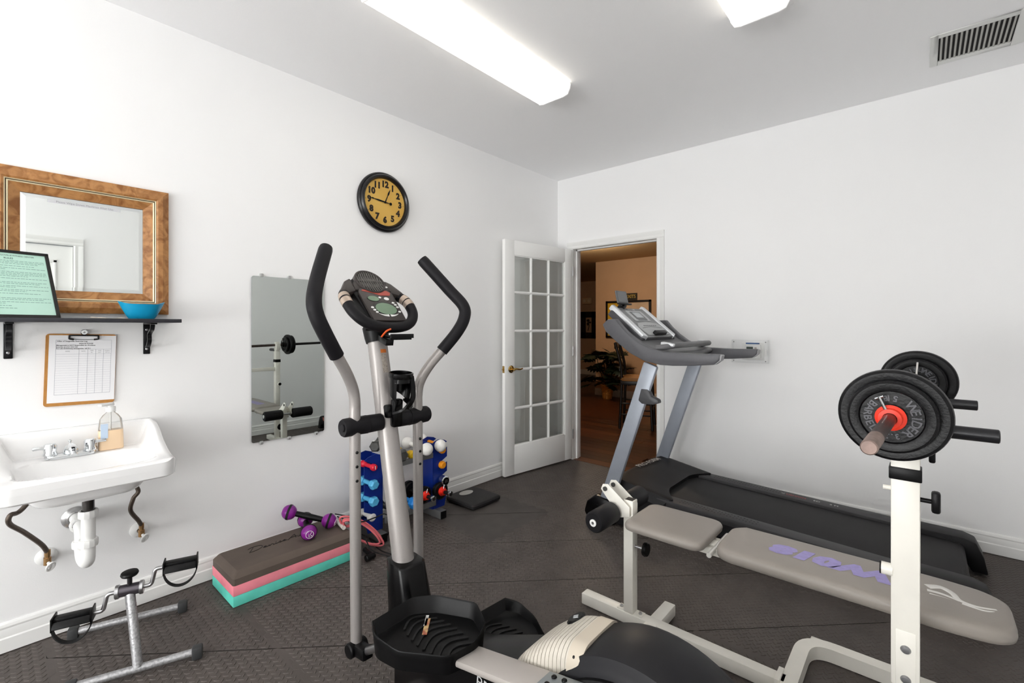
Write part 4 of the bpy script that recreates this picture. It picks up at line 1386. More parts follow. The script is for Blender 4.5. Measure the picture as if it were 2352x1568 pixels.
# ================================================================== elliptical trainer
EC = -2.785                       # centre plane (y)
EL, ER = EC - 0.1375, EC + 0.1375
PXc = 1.219                       # pivot x
el = thing('elliptical_trainer', 'grey and black elliptical trainer with swinging handles in the foreground', 'elliptical', (1.75, EC, 0))
# post
PT = Vector((1.139, EC, 1.262)); PB = Vector((1.385, EC, 0.12))
MB().tube([PB, PT], [0.040, 0.0365], 32).build('post', SILVER, el)
ad = (PT - PB).normalized()
# decal on the post
pc = PB + (PT - PB) * 0.90
side = Vector((0, 1, 0)); nrm = side.cross(ad); 
if nrm.x < 0: nrm = -nrm
def on_post(p, ang, r=0.0374):
    return p + (nrm * math.cos(ang) + side * math.sin(ang)) * r
WARN = M('warning_label', rgb(178, 168, 158), 0.5, noise=1, nscale=160, col2=rgb(130, 122, 114), stretch=(1, 1, 3))
m = MB()
m.grid(lambda u, v: on_post(PB + (PT - PB) * (0.865 + 0.075 * v), -0.35 + 0.62 * u), 6, 4)
wl = m.build('warning_label', WARN, el)
m = MB()
m.grid(lambda u, v: on_post(PB + (PT - PB) * (0.930 + 0.012 * v), -0.36 + 0.64 * u, 0.0377), 6, 2)
m.build('label_header', M('label_orange', rgb(206, 112, 40), 0.5), wl)
# pivot shaft with covers and swing arms
def arm(yp, s, bulge):
    o = lambda e, out, h: Vector((PXc + e, yp + s * out, h))
    low = [o(0.010, 0, 0.16), o(0.004, 0, 0.55), o(0, 0, 0.93), o(0, 0.0, 1.02)]
    up_ = [o(0.004, 0.012, 1.075), o(0.012 + bulge * 0.1, 0.045, 1.135), o(0.018 + bulge * 0.3, 0.085, 1.19)]
    gr = [o(0.018 + bulge * 0.3, 0.085, 1.19), o(0.020 + bulge * 0.65, 0.135, 1.265), o(0.010 + bulge * 0.9, 0.164, 1.325), o(0.0 + bulge * 0.9, 0.168, 1.375), o(-0.040 + bulge * 0.75, 0.135, 1.445), o(-0.105 + bulge * 0.5, 0.065, 1.570)]
    t1 = spline(low + up_, 8)
    a = MB().tube(t1, 0.0195, 22).build('swing_arm', SILVER, el)
    t2 = spline(gr, 8)
    MB().tube(t2, [0.0245] * (len(t2) - 1) + [0.0225], 22).build('foam_grip', FOAM, a, angle=60)
    for z in (0.845, 0.795, 0.745):
        for q in (-1, 1):
            MB().sphere((PXc + q * 0.0195, yp - 0.003, z), 0.0055, 12, 8).build('bolt', BLACKG, a)
    # pivot cover
    yo = yp + s * 0.048
    yi = EC + s * 0.034
    m = MB().lathe([(0, 0), (0.012, 0.0), (0.013, 0.004), (0.0285, 0.0), (0.032, 0.006), (0.033, 0.030), (0.028, 0.046), (0.032, 0.066), (0.033, abs(yi - yo) * 0.62), (0.030, abs(yi - yo) * 0.63), (0.032, abs(yi - yo) * 0.65), (0.031, abs(yi - yo))], (PXc, yo, 0.935), (0, -s, 0), 32)
    m.build('pivot_cover', FOAM, el)
arm(EL, -1, 0.045)
arm(ER, 1, 0.095)
# water bottle holder
bc = Vector((1.272, EC + 0.012, 0.985))
bh = MB()
def cage(z): return 0.040 - 0.012 * (1 - z)
bh.lathe([(0.043, 0.115), (0.045, 0.122), (0.045, 0.134), (0.040, 0.136), (0.038, 0.115), (0.040, 0.100)], bc, (0.10, 0, 1), 28)
H = []
for k in range(20):
    t = math.radians(55 + 250 * k / 19)
    H.append(t)
def wallp(t, h, r): 
    low_ = 0.035 + 0.030 * math.cos(t - math.radians(200))
    return bc + Vector((r * math.cos(t) + 0.1 * h, r * math.sin(t), low_ + (h - low_) if h > low_ else low_))
vs, fs = [], []
for t in H:
    for (h, r) in ((0.02, 0.036), (0.06, 0.038), (0.118, 0.041)):
        vs.append(wallp(t, h, r))
    for (h, r) in ((0.118, 0.038), (0.06, 0.035), (0.02, 0.033)):
        vs.append(wallp(t, h, r))
for k in range(len(H) - 1):
    for j in range(6):
        a, b = k * 6 + j, k * 6 + (j + 1) % 6
        fs.append((a, b, b + 6, a + 6))
bh.add(vs, fs)
bh.build('bottle_holder', BLACKG, el, angle=45)
bh2 = MB().tube(spline([bc + Vector((0.040, 0.026, 0.120)), bc + Vector((0.050, 0.026, 0.070)), bc + Vector((0.056, 0.018, 0.036)), bc + Vector((0.045, -0.006, 0.004)), bc + Vector((0.012, -0.034, -0.012))], 6), 0, sq=(0.004, 0.009, (0, 1, 0.2)))
bh2.tube(spline([bc + Vector((-0.012, 0.034, 0.030)), bc + Vector((0.03, 0.030, 0.012)), bc + Vector((0.045, 0.004, 0.004))], 6), 0, sq=(0.004, 0.008, (0, 1, 0.2)))
bh2.build('holder_strap', BLACKG, el)
MB().bar((1.20, EC, 0.97), (1.255, EC, 0.975), 0.05, 0.05, bev=0.008).bar((1.255, EC + 0.01, 0.915), (1.262, EC + 0.01, 1.02), 0.04, 0.03, bev=0.008).build('holder_bracket', BLACKG, el)

# console: local frame, cu across (+y), cv up the slope, cn out of the face
cO = Vector((1.152, EC, 1.382))
cv = Vector((-0.690, 0, 0.724)).normalized(); cu = Vector((0, 1, 0)); cn = cu.cross(cv)
if cn.z < 0: cn = -cn
def cp(u, v, n=0.0): return cO + cu * (u * 0.92) + cv * (v * 0.90) + cn * n
CONS = M('console_brown', rgb(62, 56, 54), 0.42, noise=0.1, nscale=200)
CONB = M('console_dark', rgb(24, 23, 24), 0.45, spec=0.25)
con = MB()
shell = [(-0.085, -0.115), (0.085, -0.115), (0.090, -0.02), (0.098, 0.060), (0.090, 0.125), (0.060, 0.150), (-0.060, 0.150), (-0.090, 0.125), (-0.098, 0.060), (-0.090, -0.02)]
con.prism([cp(u, v, -0.055) for u, v in shell], cn * 0.060)
co = con.build('console', CONB, el, bevel=0.010)
fc_ = MB().prism([cp(u, v, 0.004) for u, v in ((-0.078, -0.122), (0.078, -0.122), (0.082, 0.04), (0.070, 0.068), (-0.070, 0.068), (-0.082, 0.04))], cn * 0.012).build('face_plate', CONS, co, bevel=0.004)
MB().prism([cp(u, v, 0.002) for u, v in ((-0.088, 0.060), (0.088, 0.060), (0.085, 0.10), (0.05, 0.145), (-0.05, 0.145), (-0.085, 0.10))], cn * 0.012).build('upper_shell', CONS, co, bevel=0.006)
# fan
fo = cp(0, 0.112, 0.014)
MB().lathe([(0.0, 0.002), (0.054, 0.002), (0.056, 0.006), (0.060, 0.008), (0.064, 0.005), (0.065, -0.02), (0.0, -0.02)], fo, cn, 40).build('fan_ring', CONS, co, angle=30)
MB().lathe([(0, 0.004), (0.055, 0.004)], fo, cn, 32).build('fan_cavity', BLACKG, co)
fan = None
for k in range(-5, 6):
    u = k * 0.0098
    h = math.sqrt(max(0, 0.055 ** 2 - u * u))
    MB().tube(spline([fo + cu * u - cv * h + cn * 0.005, fo + cu * (u - 0.006) + cn * 0.010, fo + cu * u + cv * h + cn * 0.005], 4), 0.0011, 6).build('fan_louver', M('louver_grey', rgb(112, 106, 102), 0.4), co)
MB().tube(spline([fo - cu * 0.055 + cn * 0.005, fo + cn * 0.011, fo + cu * 0.055 + cn * 0.005], 4), 0.0012, 6).build('fan_louver', M('louver_light', rgb(130, 126, 122), 0.4), co)
# displays and buttons
def disc(nm, u, v, ru, rv, n0, hgt, mat, par):
    return MB().lathe([(0, hgt), (1.0, hgt), (1.0, 0)], cp(u, v, n0), cn, 28, ru, rv, u=cu).build(nm, mat, par)
disc('display_rim', 0.004, -0.052, 0.050, 0.036, 0.016, 0.0014, BLACKG, co)
LCD = M('lcd_green', rgb(104, 132, 106), 0.3)
disc('display', 0.006, -0.056, 0.045, 0.031, 0.0172, 0.001, LCD, co)
disc('display_rim', -0.028, 0.006, 0.027, 0.017, 0.016, 0.0014, BLACKG, co)
disc('display', -0.029, 0.004, 0.024, 0.014, 0.0172, 0.001, LCD, co)
for u, v in ((-0.056, -0.050), (-0.052, -0.064), (-0.046, -0.077), (0.056, -0.018), (0.062, -0.030), (0.066, -0.044), (0.064, -0.072), (0.004, 0.012), (0.066, 0.082)):
    disc('button', u, v, 0.006, 0.0045, 0.016, 0.0022, WHITEP, co)
disc('button', 0.034, 0.006, 0.011, 0.008, 0.016, 0.0022, WHITEP, co)
for s in (-1, 1):
    pts = []
    for k in range(9):
        a = math.radians(-90 + s * (4 + 46 * k / 8))
        pts.append((0.006 + 0.062 * math.cos(a), -0.050 + 0.052 * math.sin(a)))
    inn = [(0.006 + (0.062 - 0.012 * (1 - k / 8)) * math.cos(math.radians(-90 + s * (4 + 46 * k / 8))), -0.050 + (0.052 - 0.012 * (1 - k / 8)) * math.sin(math.radians(-90 + s * (4 + 46 * k / 8)))) for k in range(8, -1, -1)]
    MB().prism([cp(u, v, 0.016) for u, v in pts + inn], cn * 0.002).build('curved_button', WHITEP, co)
MB().prism([cp(u, v, 0.0162) for u, v in ((-0.066, 0.050), (-0.060, 0.058), (0.058, 0.058), (0.070, 0.046), (0.060, 0.028), (0.012, 0.026), (-0.02, 0.040))], cn * 0.0008).build('red_graphic', M('console_red', rgb(170, 62, 48), 0.4), co)
MB().box(tuple(cp(0, 0.064, 0.017)), (0.0008, 0.075, 0.004), Matrix((cn, cu, cv)).transposed()).build('brand_strip', WHITEP, co)
# wrap-around handlebar of the console
hb = [cp(-0.105, 0.085, -0.02), cp(-0.138, 0.040, -0.005), cp(-0.148, -0.010, 0.004), cp(-0.140, -0.070, 0.004), cp(-0.105, -0.118, 0.0), cp(-0.045, -0.142, -0.002), cp(0.045, -0.142, -0.002), cp(0.105, -0.118, 0.0), cp(0.140, -0.070, 0.004), cp(0.148, -0.010, 0.004), cp(0.138, 0.040, -0.005), cp(0.105, 0.085, -0.02)]
hs = spline(hb, 8)
ring = MB().tube(hs, 0.0205, 20).build('console_handlebar', FOAM, el, angle=60)
for s in (-1, 1):
    hh_ = hs if s < 0 else hs[::-1]
    for a, b in ((9, 14), (14, 19)):
        MB().tube([p for p in hh_[a:b]], 0.0213, 18, caps=False).build('pulse_sensor', M('sensor_tan', rgb(190, 172, 156), 0.3, 0.3), ring)
    # side shell from fan to bar
    MB().prism([cp(s * u, v, -0.022) for u, v in ((0.080, 0.140), (0.112, 0.118), (0.150, 0.060), (0.148, 0.030), (0.080, 0.055))], cn * 0.034).build('side_shell', CONS, co, bevel=0.010)
# reading rack tray under the console
tr_ = MB()
tc_ = Vector((1.262, EC + 0.012, 1.252))
tr_.span(tc_ + Vector((-0.045, -0.045, -0.012)), tc_ + Vector((0.020, 0.050, -0.004)))
tr_.bar(tc_ + Vector((0.022, -0.045, 0.002)), tc_ + Vector((0.022, 0.056, 0.002)), 0.006, 0.016)
for k in range(5):
    tr_.bar(tc_ + Vector((-0.04, -0.03 + 0.02 * k, 0.0)), tc_ + Vector((0.020, -0.03 + 0.02 * k, 0.0)), 0.004, 0.010)
tr_.bar(tc_ + Vector((-0.06, -0.03, -0.004)), tc_ + Vector((0.01, -0.04, -0.022)), 0.03, 0.022)
tr_.build('accessory_tray', BLACKG, el, bevel=0.001)
MB().tube(spline([tc_ + Vector((-0.02, -0.055, 0.0)), tc_ + Vector((0.005, -0.052, 0.020)), tc_ + Vector((0.0, -0.030, 0.028))], 5), 0.0035, 8).build('orange_wire', M('wire_orange', rgb(230, 90, 30), 0.4), el)
MB().lathe([(0.042, 0.0), (0.046, 0.02), (0.050, 0.06)], PT - ad * 0.035, ad, 28).build('post_collar', BLACKP, el)
# boot around the post foot
bt = Vector((0.014, 0, 0)) + PB + (PT - PB) * ((0.448 - PB.z) / (PT.z - PB.z))
bb_ = PB + (PT - PB) * ((0.17 - PB.z) / (PT.z - PB.z))
secs = []
for p, a, b, sl in ((bb_ + Vector((0.02, 0, -0.06)), 0.085, 0.070, 0.0), (bt, 0.056, 0.056, 0.004)):
    ring_ = []
    for (q, r_) in ((-a, -b * 0.8), (-a * 0.3, -b), (a * 0.7, -b), (a, -b * 0.6), (a, b * 0.6), (a * 0.7, b), (-a * 0.3, b), (-a, b * 0.8)):
        ring_.append(p + Vector((q, r_, sl * (q / a) * -1.0)))
    secs.append(ring_)
loft(secs).build('post_boot', BLACKG, el, bevel=0.008)
# central base shroud with lettering
SHW_ = 0.085
prof = [(1.375, 0.02), (2.32, 0.02), (2.32, 0.25), (2.10, 0.42), (1.93, 0.40), (1.70, 0.30), (1.53, 0.25), (1.45, 0.27), (1.40, 0.26), (1.375, 0.22)]
MB().prism([(x, EC - SHW_, z) for x, z in prof], (0, 2 * SHW_, 0)).build('base_shroud', BLACKG, el, bevel=0.012)
xd = Vector((0.93, 0, -0.10)).normalized()
MB().text('PROFORM', 0.050, (1.90, EC - SHW_ - 0.0006, 0.272), xd, (0.10, 0, 0.93), spacing=1.05).build('brand_lettering', M('letter_silver', rgb(206, 206, 206), 0.4), el)
for x, hw in ((1.42, 0.15), (2.45, 0.26)):
    f_ = MB().bar((x, EC - hw, 0.032), (x, EC + hw, 0.032), 0.06, 0.05, bev=0.008).build('stabilizer_foot', SILVER, el)
    for s in (-1, 1):
        MB().box((x, EC + s * hw, 0.030), (0.07, 0.04, 0.058), None, 0.008).build('end_cap', BLACKP, f_)
# ribbed grey shroud
RIBW = M('shroud_beige', rgb(200, 194, 182), 0.42, noise=0.04, nscale=14)
NR = 15
def shroud_top(t):  # t 0..1 along x from front to rear: (x, z)
    x = 1.925 + (2.135 - 1.925) * t
    z = 0.395 + 0.128 * math.sin(min(1, t * 1.02) * PI / 2) ** 0.85
    return x, z
core = [(1.91, 0.30)] + [shroud_top(k / 16) for k in range(17)] + [(2.16, 0.50), (2.16, 0.25)]
sh_ = MB().prism([(x, EC - 0.080, z - 0.005) for x, z in core], (0, 0.160, 0)).build('ribbed_shroud', RIBW, el, bevel=0.010)
for k in range(NR):
    t = (k + 0.4) / NR * 0.86
    x, z = shroud_top(t)
    x2, z2 = shroud_top(min(1, t + 0.02))
    tg = Vector((x2 - x, 0, z2 - z)).normalized()
    nn = Vector((-tg.z, 0, tg.x))
    pth = [Vector((x, EC - 0.088, z - 0.14)) + tg * 0.0, Vector((x, EC - 0.088, z - 0.022)), Vector((x, EC - 0.066, z + 0.002)) , Vector((x, EC, z + 0.004)), Vector((x, EC + 0.066, z + 0.002)), Vector((x, EC + 0.088, z - 0.022)), Vector((x, EC + 0.088, z - 0.14))]
    MB().tube(fillet(pth, 0.018, 4), 0, sq=(0.0048, 0.0055, tuple(tg))).build('rib', RIBW, sh_)
MB().tube(fillet([(2.118, EC - 0.089, 0.36), (2.118, EC - 0.089, 0.498), (2.118, EC - 0.066, 0.525), (2.118, EC + 0.066, 0.525), (2.118, EC + 0.089, 0.498), (2.118, EC + 0.089, 0.36)], 0.018, 4), 0, sq=(0.0065, 0.020, (1, 0, 0.12))).build('shroud_edge', M('shroud_taupe', rgb(196, 186, 170), 0.45), sh_)
bx_, bz_ = shroud_top(0.52)
bd = MB().lathe([(0, 0.004), (0.8, 0.004), (1.0, 0.0), (1.0, -0.004), (0, -0.004)], (bx_, EC + 0.045, bz_ + 0.010), (-0.35, 0, 0.94), 28, 0.020, 0.034, u=(0.94, 0, 0.35)).build('badge', BLACKG, sh_)
MB().box((bx_ - 0.001, EC + 0.045, bz_ + 0.0145), (0.014, 0.010, 0.002), Euler((0, -0.35, 0.4))).build('badge_emblem', CHROME, bd)
MB().sphere((2.115, EC - 0.084, 0.505), 0.006, 12, 8).build('screw', BLACKG, sh_)
# round black flywheel cover
FX_, FZ_, FR = 2.270, 0.275, 0.283
FLYB = M('flywheel_black', rgb(30, 30, 33), 0.42, noise=0.12, nscale=10, bump=0.06, bscale=700, spec=0.25)
MB().lathe([(0, -0.098), (0.200, -0.098), (0.205, -0.102), (0.252, -0.102), (0.262, -0.094), (0.278, -0.085), (FR, -0.066), (FR + 0.003, 0.0), (FR, 0.066), (0.272, 0.090), (0.205, 0.102), (0, 0.098)], (FX_, EC, FZ_), (0, 1, 0), 72).build('flywheel_cover', FLYB, el, angle=40)
# crank wheels and arms on both sides
for s in (-1, 1):
    yw = EC + s * 0.104
    wh = MB().lathe([(0, 0.0), (0.150, 0.0), (0.170, 0.004), (0.215, 0.004), (0.232, 0.010), (0.240, 0.006), (0.242, -0.004), (0, -0.004)], (FX_, yw, FZ_), (0, s, 0), 64).build('crank_wheel', BLACKP, el, angle=30)
    ca = Vector((0.0, s * 0.022, 0.0))
    ang = math.radians(116 if s < 0 else -64)
    ce = Vector((FX_ + 0.205 * math.cos(ang), yw + s * 0.012, FZ_ + 0.205 * math.sin(ang)))
    MB().bar(Vector((FX_, yw + s * 0.012, FZ_)), ce, 0.045, 0.016, up=(0, 1, 0), bev=0.006).build('crank_arm', BLACKP, wh)
    MB().cyl(ce, ce + Vector((0, s * 0.052, 0)), 0.020, None, 20, bev=0.003).build('crank_pin', M('pin_grey', rgb(150, 152, 150), 0.35, 0.6), wh)
    # pedal arm: bracket at the crank, long beam to the pedal, link to the swing arm
    yb = yw + s * 0.040
    pedal_z = 0.396 if s < 0 else 0.240
    pfx = 1.745 if s < 0 else 1.78
    endp = Vector((pfx, EC + s * 0.135, pedal_z - 0.034))
    J = Vector((ce.x, yb, ce.z))
    ARM = M('pedal_arm_grey', rgb(172, 166, 161), 0.42, 0.1)
    d_ = (J - endp).normalized()
    am = MB().bar(endp + Vector((0, 0, 0.014)), J - d_ * 0.075 + Vector((0, 0, 0.014)), 0.084, 0.020, bev=0.007).build('pedal_arm', ARM, el)
    mb_ = MB().bar(J - d_ * 0.12 + Vector((0, 0, 0.026)), J + d_ * 0.02 + Vector((0, 0, 0.026)), 0.060, 0.008, bev=0.002)
    mb_.bar(J - d_ * 0.03, J + d_ * 0.03, 0.05, 0.046, bev=0.006)
    bk = mb_.build('arm_bracket', M('bracket_grey', rgb(136, 142, 144), 0.4, 0.4), am)
    for k in (0.095, 0.065):
        for q in (-1, 1):
            c_ = J - d_ * k + Vector((0, q * 0.014, 0.031))
            MB().sphere(c_, 0.007, 12, 8, (1, 1, 0.6)).build('bolt', BLACKG, bk)
    ys = EL if s < 0 else ER
    S0 = Vector((PXc + 0.012, ys, 0.155))
    pb_ = Vector((1.60, EC + s * 0.140, pedal_z - 0.030))
    lk = MB().tube([pb_, S0 + Vector((0.05, 0, 0.006))], 0.013, 16).build('link_bar', STEEL, el)
    MB().bar(pb_ - Vector((0.03, 0, 0.004)), Vector((pfx + 0.02, EC + s * 0.137, pedal_z - 0.036)), 0.055, 0.022, bev=0.004).build('tray_bracket', BLACKP, el)
    m = MB().cyl(S0 + Vector((0, -0.034, 0)), S0 + Vector((0, 0.034, 0)), 0.026, None, 24, bev=0.004)
    m.bar(S0 + Vector((0.0, 0, 0.0)), S0 + Vector((0.075, 0, 0.01)), 0.042, 0.040, bev=0.008)
    m.build('joint_cap', BLACKP, el)
    # foot tray
    base = [(1.544, -3.052), (1.536, -2.916), (1.590, -2.858), (1.708, -2.800), (1.790, -2.842), (1.812, -2.900), (1.795, -2.985), (1.677, -3.062), (1.590, -3.076)]
    dxp = 0.0 if s < 0 else 0.03
    base = [(x + dxp, y if s < 0 else 2 * EC - y) for x, y in base]
    P2 = fillet([(x, y, 0) for x, y in base + base[:1]], 0.02, 3)[:-1]
    cx_ = sum(p.x for p in P2) / len(P2); cy_ = sum(p.y for p in P2) / len(P2)
    def wall_h(p):
        u = (p.x - cx_) / 0.14
        inner = (p.y - cy_) * (-s) / 0.1
        return 0.020 + 0.020 * max(0, inner) + 0.020 * max(0, -u)
    def rg(k, z, hh=False): return [Vector((cx_ + (p.x - cx_) * k, cy_ + (p.y - cy_) * k, pedal_z + (z if not hh else wall_h(p) + z))) for p in P2]
    secs = [rg(0.93, -0.034), rg(0.985, -0.030), rg(1.0, 0.0), rg(1.03, 0.0, True), rg(1.015, 0.004, True), rg(0.985, 0.0, True), rg(0.945, 0.004), rg(0.93, 0.002)]
    pdl = loft(secs).build('foot_tray', BLACKP, el, angle=40)
    for k in range(8):
        t = -0.80 + 0.22 * k
        xk = cx_ + 0.125 * t
        hw = 0.062 * math.sqrt(max(0.15, 1 - (t * 0.82) ** 2))
        pts = spline([(xk + 0.012, cy_ - hw, pedal_z + 0.004), (xk - 0.012, cy_ - hw * 0.3, pedal_z + 0.004), (xk - 0.012, cy_ + hw * 0.3, pedal_z + 0.004), (xk + 0.012, cy_ + hw, pedal_z + 0.004)], 4)
        MB().tube(pts, 0, sq=(0.0032, 0.0016, (0, 0, 1))).build('tread_ridge', RUBBER, pdl)
    if s < 0:
        MB().box((cx_ - 0.050, cy_ + 0.005, pedal_z + 0.0062), (0.014, 0.075, 0.001), Euler((0, 0, 0.75))).build('worn_sticker', M('sticker_gold', rgb(196, 170, 120), 0.5, noise=1, nscale=50, col2=rgb(150, 60, 50)), pdl)
        MB().box((cx_ - 0.072, cy_ + 0.022, pedal_z + 0.0062), (0.009, 0.050, 0.001), Euler((0, 0, 0.75))).build('worn_sticker', M('sticker_white', rgb(225, 225, 222), 0.5, noise=1, nscale=90, col2=rgb(40, 40, 40)), pdl)

# ================================================================== treadmill along the back wall
TYN, TYF, TYC = -1.08, -0.30, -0.66
DYN, DYF = -1.01, -0.275                 # outer edges of the deck
tm = thing('treadmill', 'grey and black treadmill with a swooping console along the back wall', 'treadmill', (2.0, TYC, 0))
def dz(x): return 0.205 - 0.052 * (x - 1.5) / 1.4        # deck slopes down to the rear
BELT = M('belt_black', rgb(42, 41, 42), 0.62, spec=0.3, noise=0.15, nscale=5, bump=0.25, bscale=420)
TBLK = M('treadmill_black', rgb(24, 23, 25), 0.48, spec=0.3, noise=0.12, nscale=30, bump=0.15, bscale=500)
TRAIL = M('rail_grey', rgb(54, 53, 55), 0.5, noise=0.1, nscale=40, bump=0.2, bscale=300)
X0_, X1_ = 1.25, 2.93
def slab(ya, yb, za, zb, xa, xb):
    """slab following the deck slope; za/zb offsets from dz"""
    vs = []
    for x in (xa, xb):
        for y, z in ((ya, za), (yb, za), (yb, zb), (ya, zb)):
            vs.append((x, y, dz(x) + z))
    return MB().add(vs, [(3, 2, 1, 0), (4, 5, 6, 7), (0, 1, 5, 4), (1, 2, 6, 5), (2, 3, 7, 6), (3, 0, 4, 7)])
BYN, BYF = -0.905, -0.385
mb = slab(BYN, BYF, -0.035, -0.004, 1.40, 2.875)
# rear roller turn of the belt
mb.lathe([(0, 0), (0.026, 0), (0.026, BYF - BYN), (0, BYF - BYN)], (2.876, BYN, dz(2.876) - 0.030), (0, 1, 0), 20)
mb.build('running_belt', BELT, tm, bevel=0.002)
for ya, yb in ((DYN, BYN - 0.004), (BYF + 0.004, DYF)):
    r_ = slab(ya, yb, -0.030, 0.012, 1.30, 2.90).build('side_rail', TRAIL, tm, bevel=0.004)
    for k in range(26):
        x = 1.62 + k * 0.017
        for q in range(2):
            y = (ya + yb) / 2 + (q - 0.5) * 0.030 + 0.008 * (k % 2)
            MB().box((x, y, dz(x) + 0.0122), (0.008, 0.006, 0.0012), Euler((0, 0, 0.5))).build('grip_dot', TBLK, r_)
    slab(ya + 0.004, yb - 0.004, -0.110, -0.030, 1.30, 2.86).build('side_frame', TBLK, tm)
# rear end caps that curl over the rail ends
for ya, yb in ((DYN - 0.004, BYN + 0.012), (BYF - 0.012, DYF + 0.004)):
    pr = [(2.70, 0.018), (2.72, 0.024), (2.90, 0.026), (2.945, 0.012), (2.975, -0.055), (2.990, -0.135), (2.93, -0.138), (2.90, -0.085), (2.72, -0.06), (2.70, -0.03)]
    pl = [Vector((x, ya, dz(x) + z)) for x, z in pr]
    ec_ = MB().prism(pl, (0, yb - ya, 0)).build('rear_cap', TBLK, tm, bevel=0.006)
tm_red = M('letter_red', rgb(196, 52, 58), 0.45)
yb_ = BYF + 0.055
x = 2.04
for s_, mt in (('C', 'W'), ('USHION', 'R'), ('ED', 'W'), ('2 M', 'W')):
    mm = MB().text(s_, 0.030, (x, yb_, dz(x) + 0.0128), (1, 0, -0.037), (0, 1, 0), 'LEFT')
    mm.build('rail_lettering', tm_red if mt == 'R' else M('letter_white', rgb(214, 214, 212), 0.45), tm)
    x += {'C': 0.028, 'USHION': 0.150, 'ED': 0.085, '2 M': 0}[s_]
MB().text('IF', 0.055, (2.845, DYN - 0.0048, dz(2.845) - 0.012), (1, 0, -0.037), (0, 0, 1), offset=0.002).build('cap_lettering', M('letter_pink', rgb(226, 130, 120), 0.45), tm)
# motor hood
HX0 = 1.12
def hood(u, v):
    y = DYN - 0.012 + (DYF - DYN + 0.024) * v
    k = abs(v - 0.5) * 2
    xr = 1.49 + 0.125 * max(0, (k - 0.42) / 0.58) ** 1.6 - (0.10 * max(0, (k - 0.93) / 0.07))
    x = HX0 + (xr - HX0) * u
    front = math.sin(min(1, u / 0.22) * PI / 2)
    top = 0.292 - 0.062 * max(0, u - 0.2) / 0.8 - 0.010 * k ** 4
    z = 0.10 + (top - 0.10) * front if u < 0.22 else top
    e = max(0, (k - 0.94) / 0.06)
    z -= 0.05 * e ** 2
    return Vector((x, y, z))
hm = MB()
hm.grid(lambda u, v: hood(u, v), 30, 40)
hm.f = [f[::-1] for f in hm.f]
for v0, flip in ((0.0, False), (1.0, True)):
    vs = [hood(i / 30, v0) for i in range(31)] + [Vector((hood(i / 30, v0).x, hood(i / 30, v0).y, 0.075)) for i in range(31)]
    hm.add(vs, [((i, i + 1, i + 32, i + 31) if not flip else (i + 1, i, i + 31, i + 32)) for i in range(30)])
vs = [hood(1, j / 40) for j in range(41)] + [hood(1, j / 40) - Vector((0.006, 0, 0.03)) for j in range(41)]
hm.add(vs, [(j, j + 1, j + 42, j + 41) for j in range(40)])
vs = [hood(0, j / 40) for j in range(41)] + [Vector((HX0, hood(0, j / 40).y, 0.05)) for j in range(41)]
hm.add(vs, [(j + 1, j, j + 41, j + 42) for j in range(40)])
hd_ = hm.build('motor_hood', TBLK, tm, angle=35)
MB().text('PRO-FORM', 0.060, (1.225, -0.56, 0.2925), (0.10, 0.99, 0.0), (-0.99, 0.10, 0.05), offset=0.0012).build('hood_lettering', M('letter_grey', rgb(170, 168, 166), 0.45), hd_)
# base frame, feet and wheel covers
for y, s in ((TYN, -1), (TYF, 1)):
    MB().bar((1.10, y, 0.045), (1.95, y - s * 0.05, 0.045), 0.05, 0.055, bev=0.006).build('base_rail', TBLK, tm)
    pr = [(1.045, 0.004), (1.02, 0.05), (1.04, 0.12), (1.10, 0.17), (1.20, 0.16), (1.26, 0.06), (1.24, 0.004)]
    MB().prism([(x, y - 0.035, z) for x, z in pr], (0, 0.07, 0)).build('front_foot', BLACKG, tm, bevel=0.012)
# uprights
UPR = M('upright_grey', rgb(158, 164, 174), 0.38, 0.25, noise=0.06, nscale=12)
for y in (TYN, TYF):
    p, q = Vector((1.16, y, 0.10)), Vector((1.484, y, 1.06))
    MB().bar(p, q, 0.036, 0.094, up=(1, 0, 0.3), bev=0.012).build('upright', UPR, tm)
# safety latch on the near upright
m = MB().prism([(1.405, TYN - 0.02, 0.83), (1.425, TYN - 0.02, 0.905), (1.47, TYN - 0.02, 0.905), (1.49, TYN - 0.02, 0.862), (1.535, TYN - 0.02, 0.845), (1.54, TYN - 0.02, 0.825), (1.50, TYN - 0.02, 0.812), (1.43, TYN - 0.02, 0.810)], (0, 0.045, 0))
m.build('storage_latch', M('latch_grey', rgb(72, 72, 75), 0.45), tm, bevel=0.006)
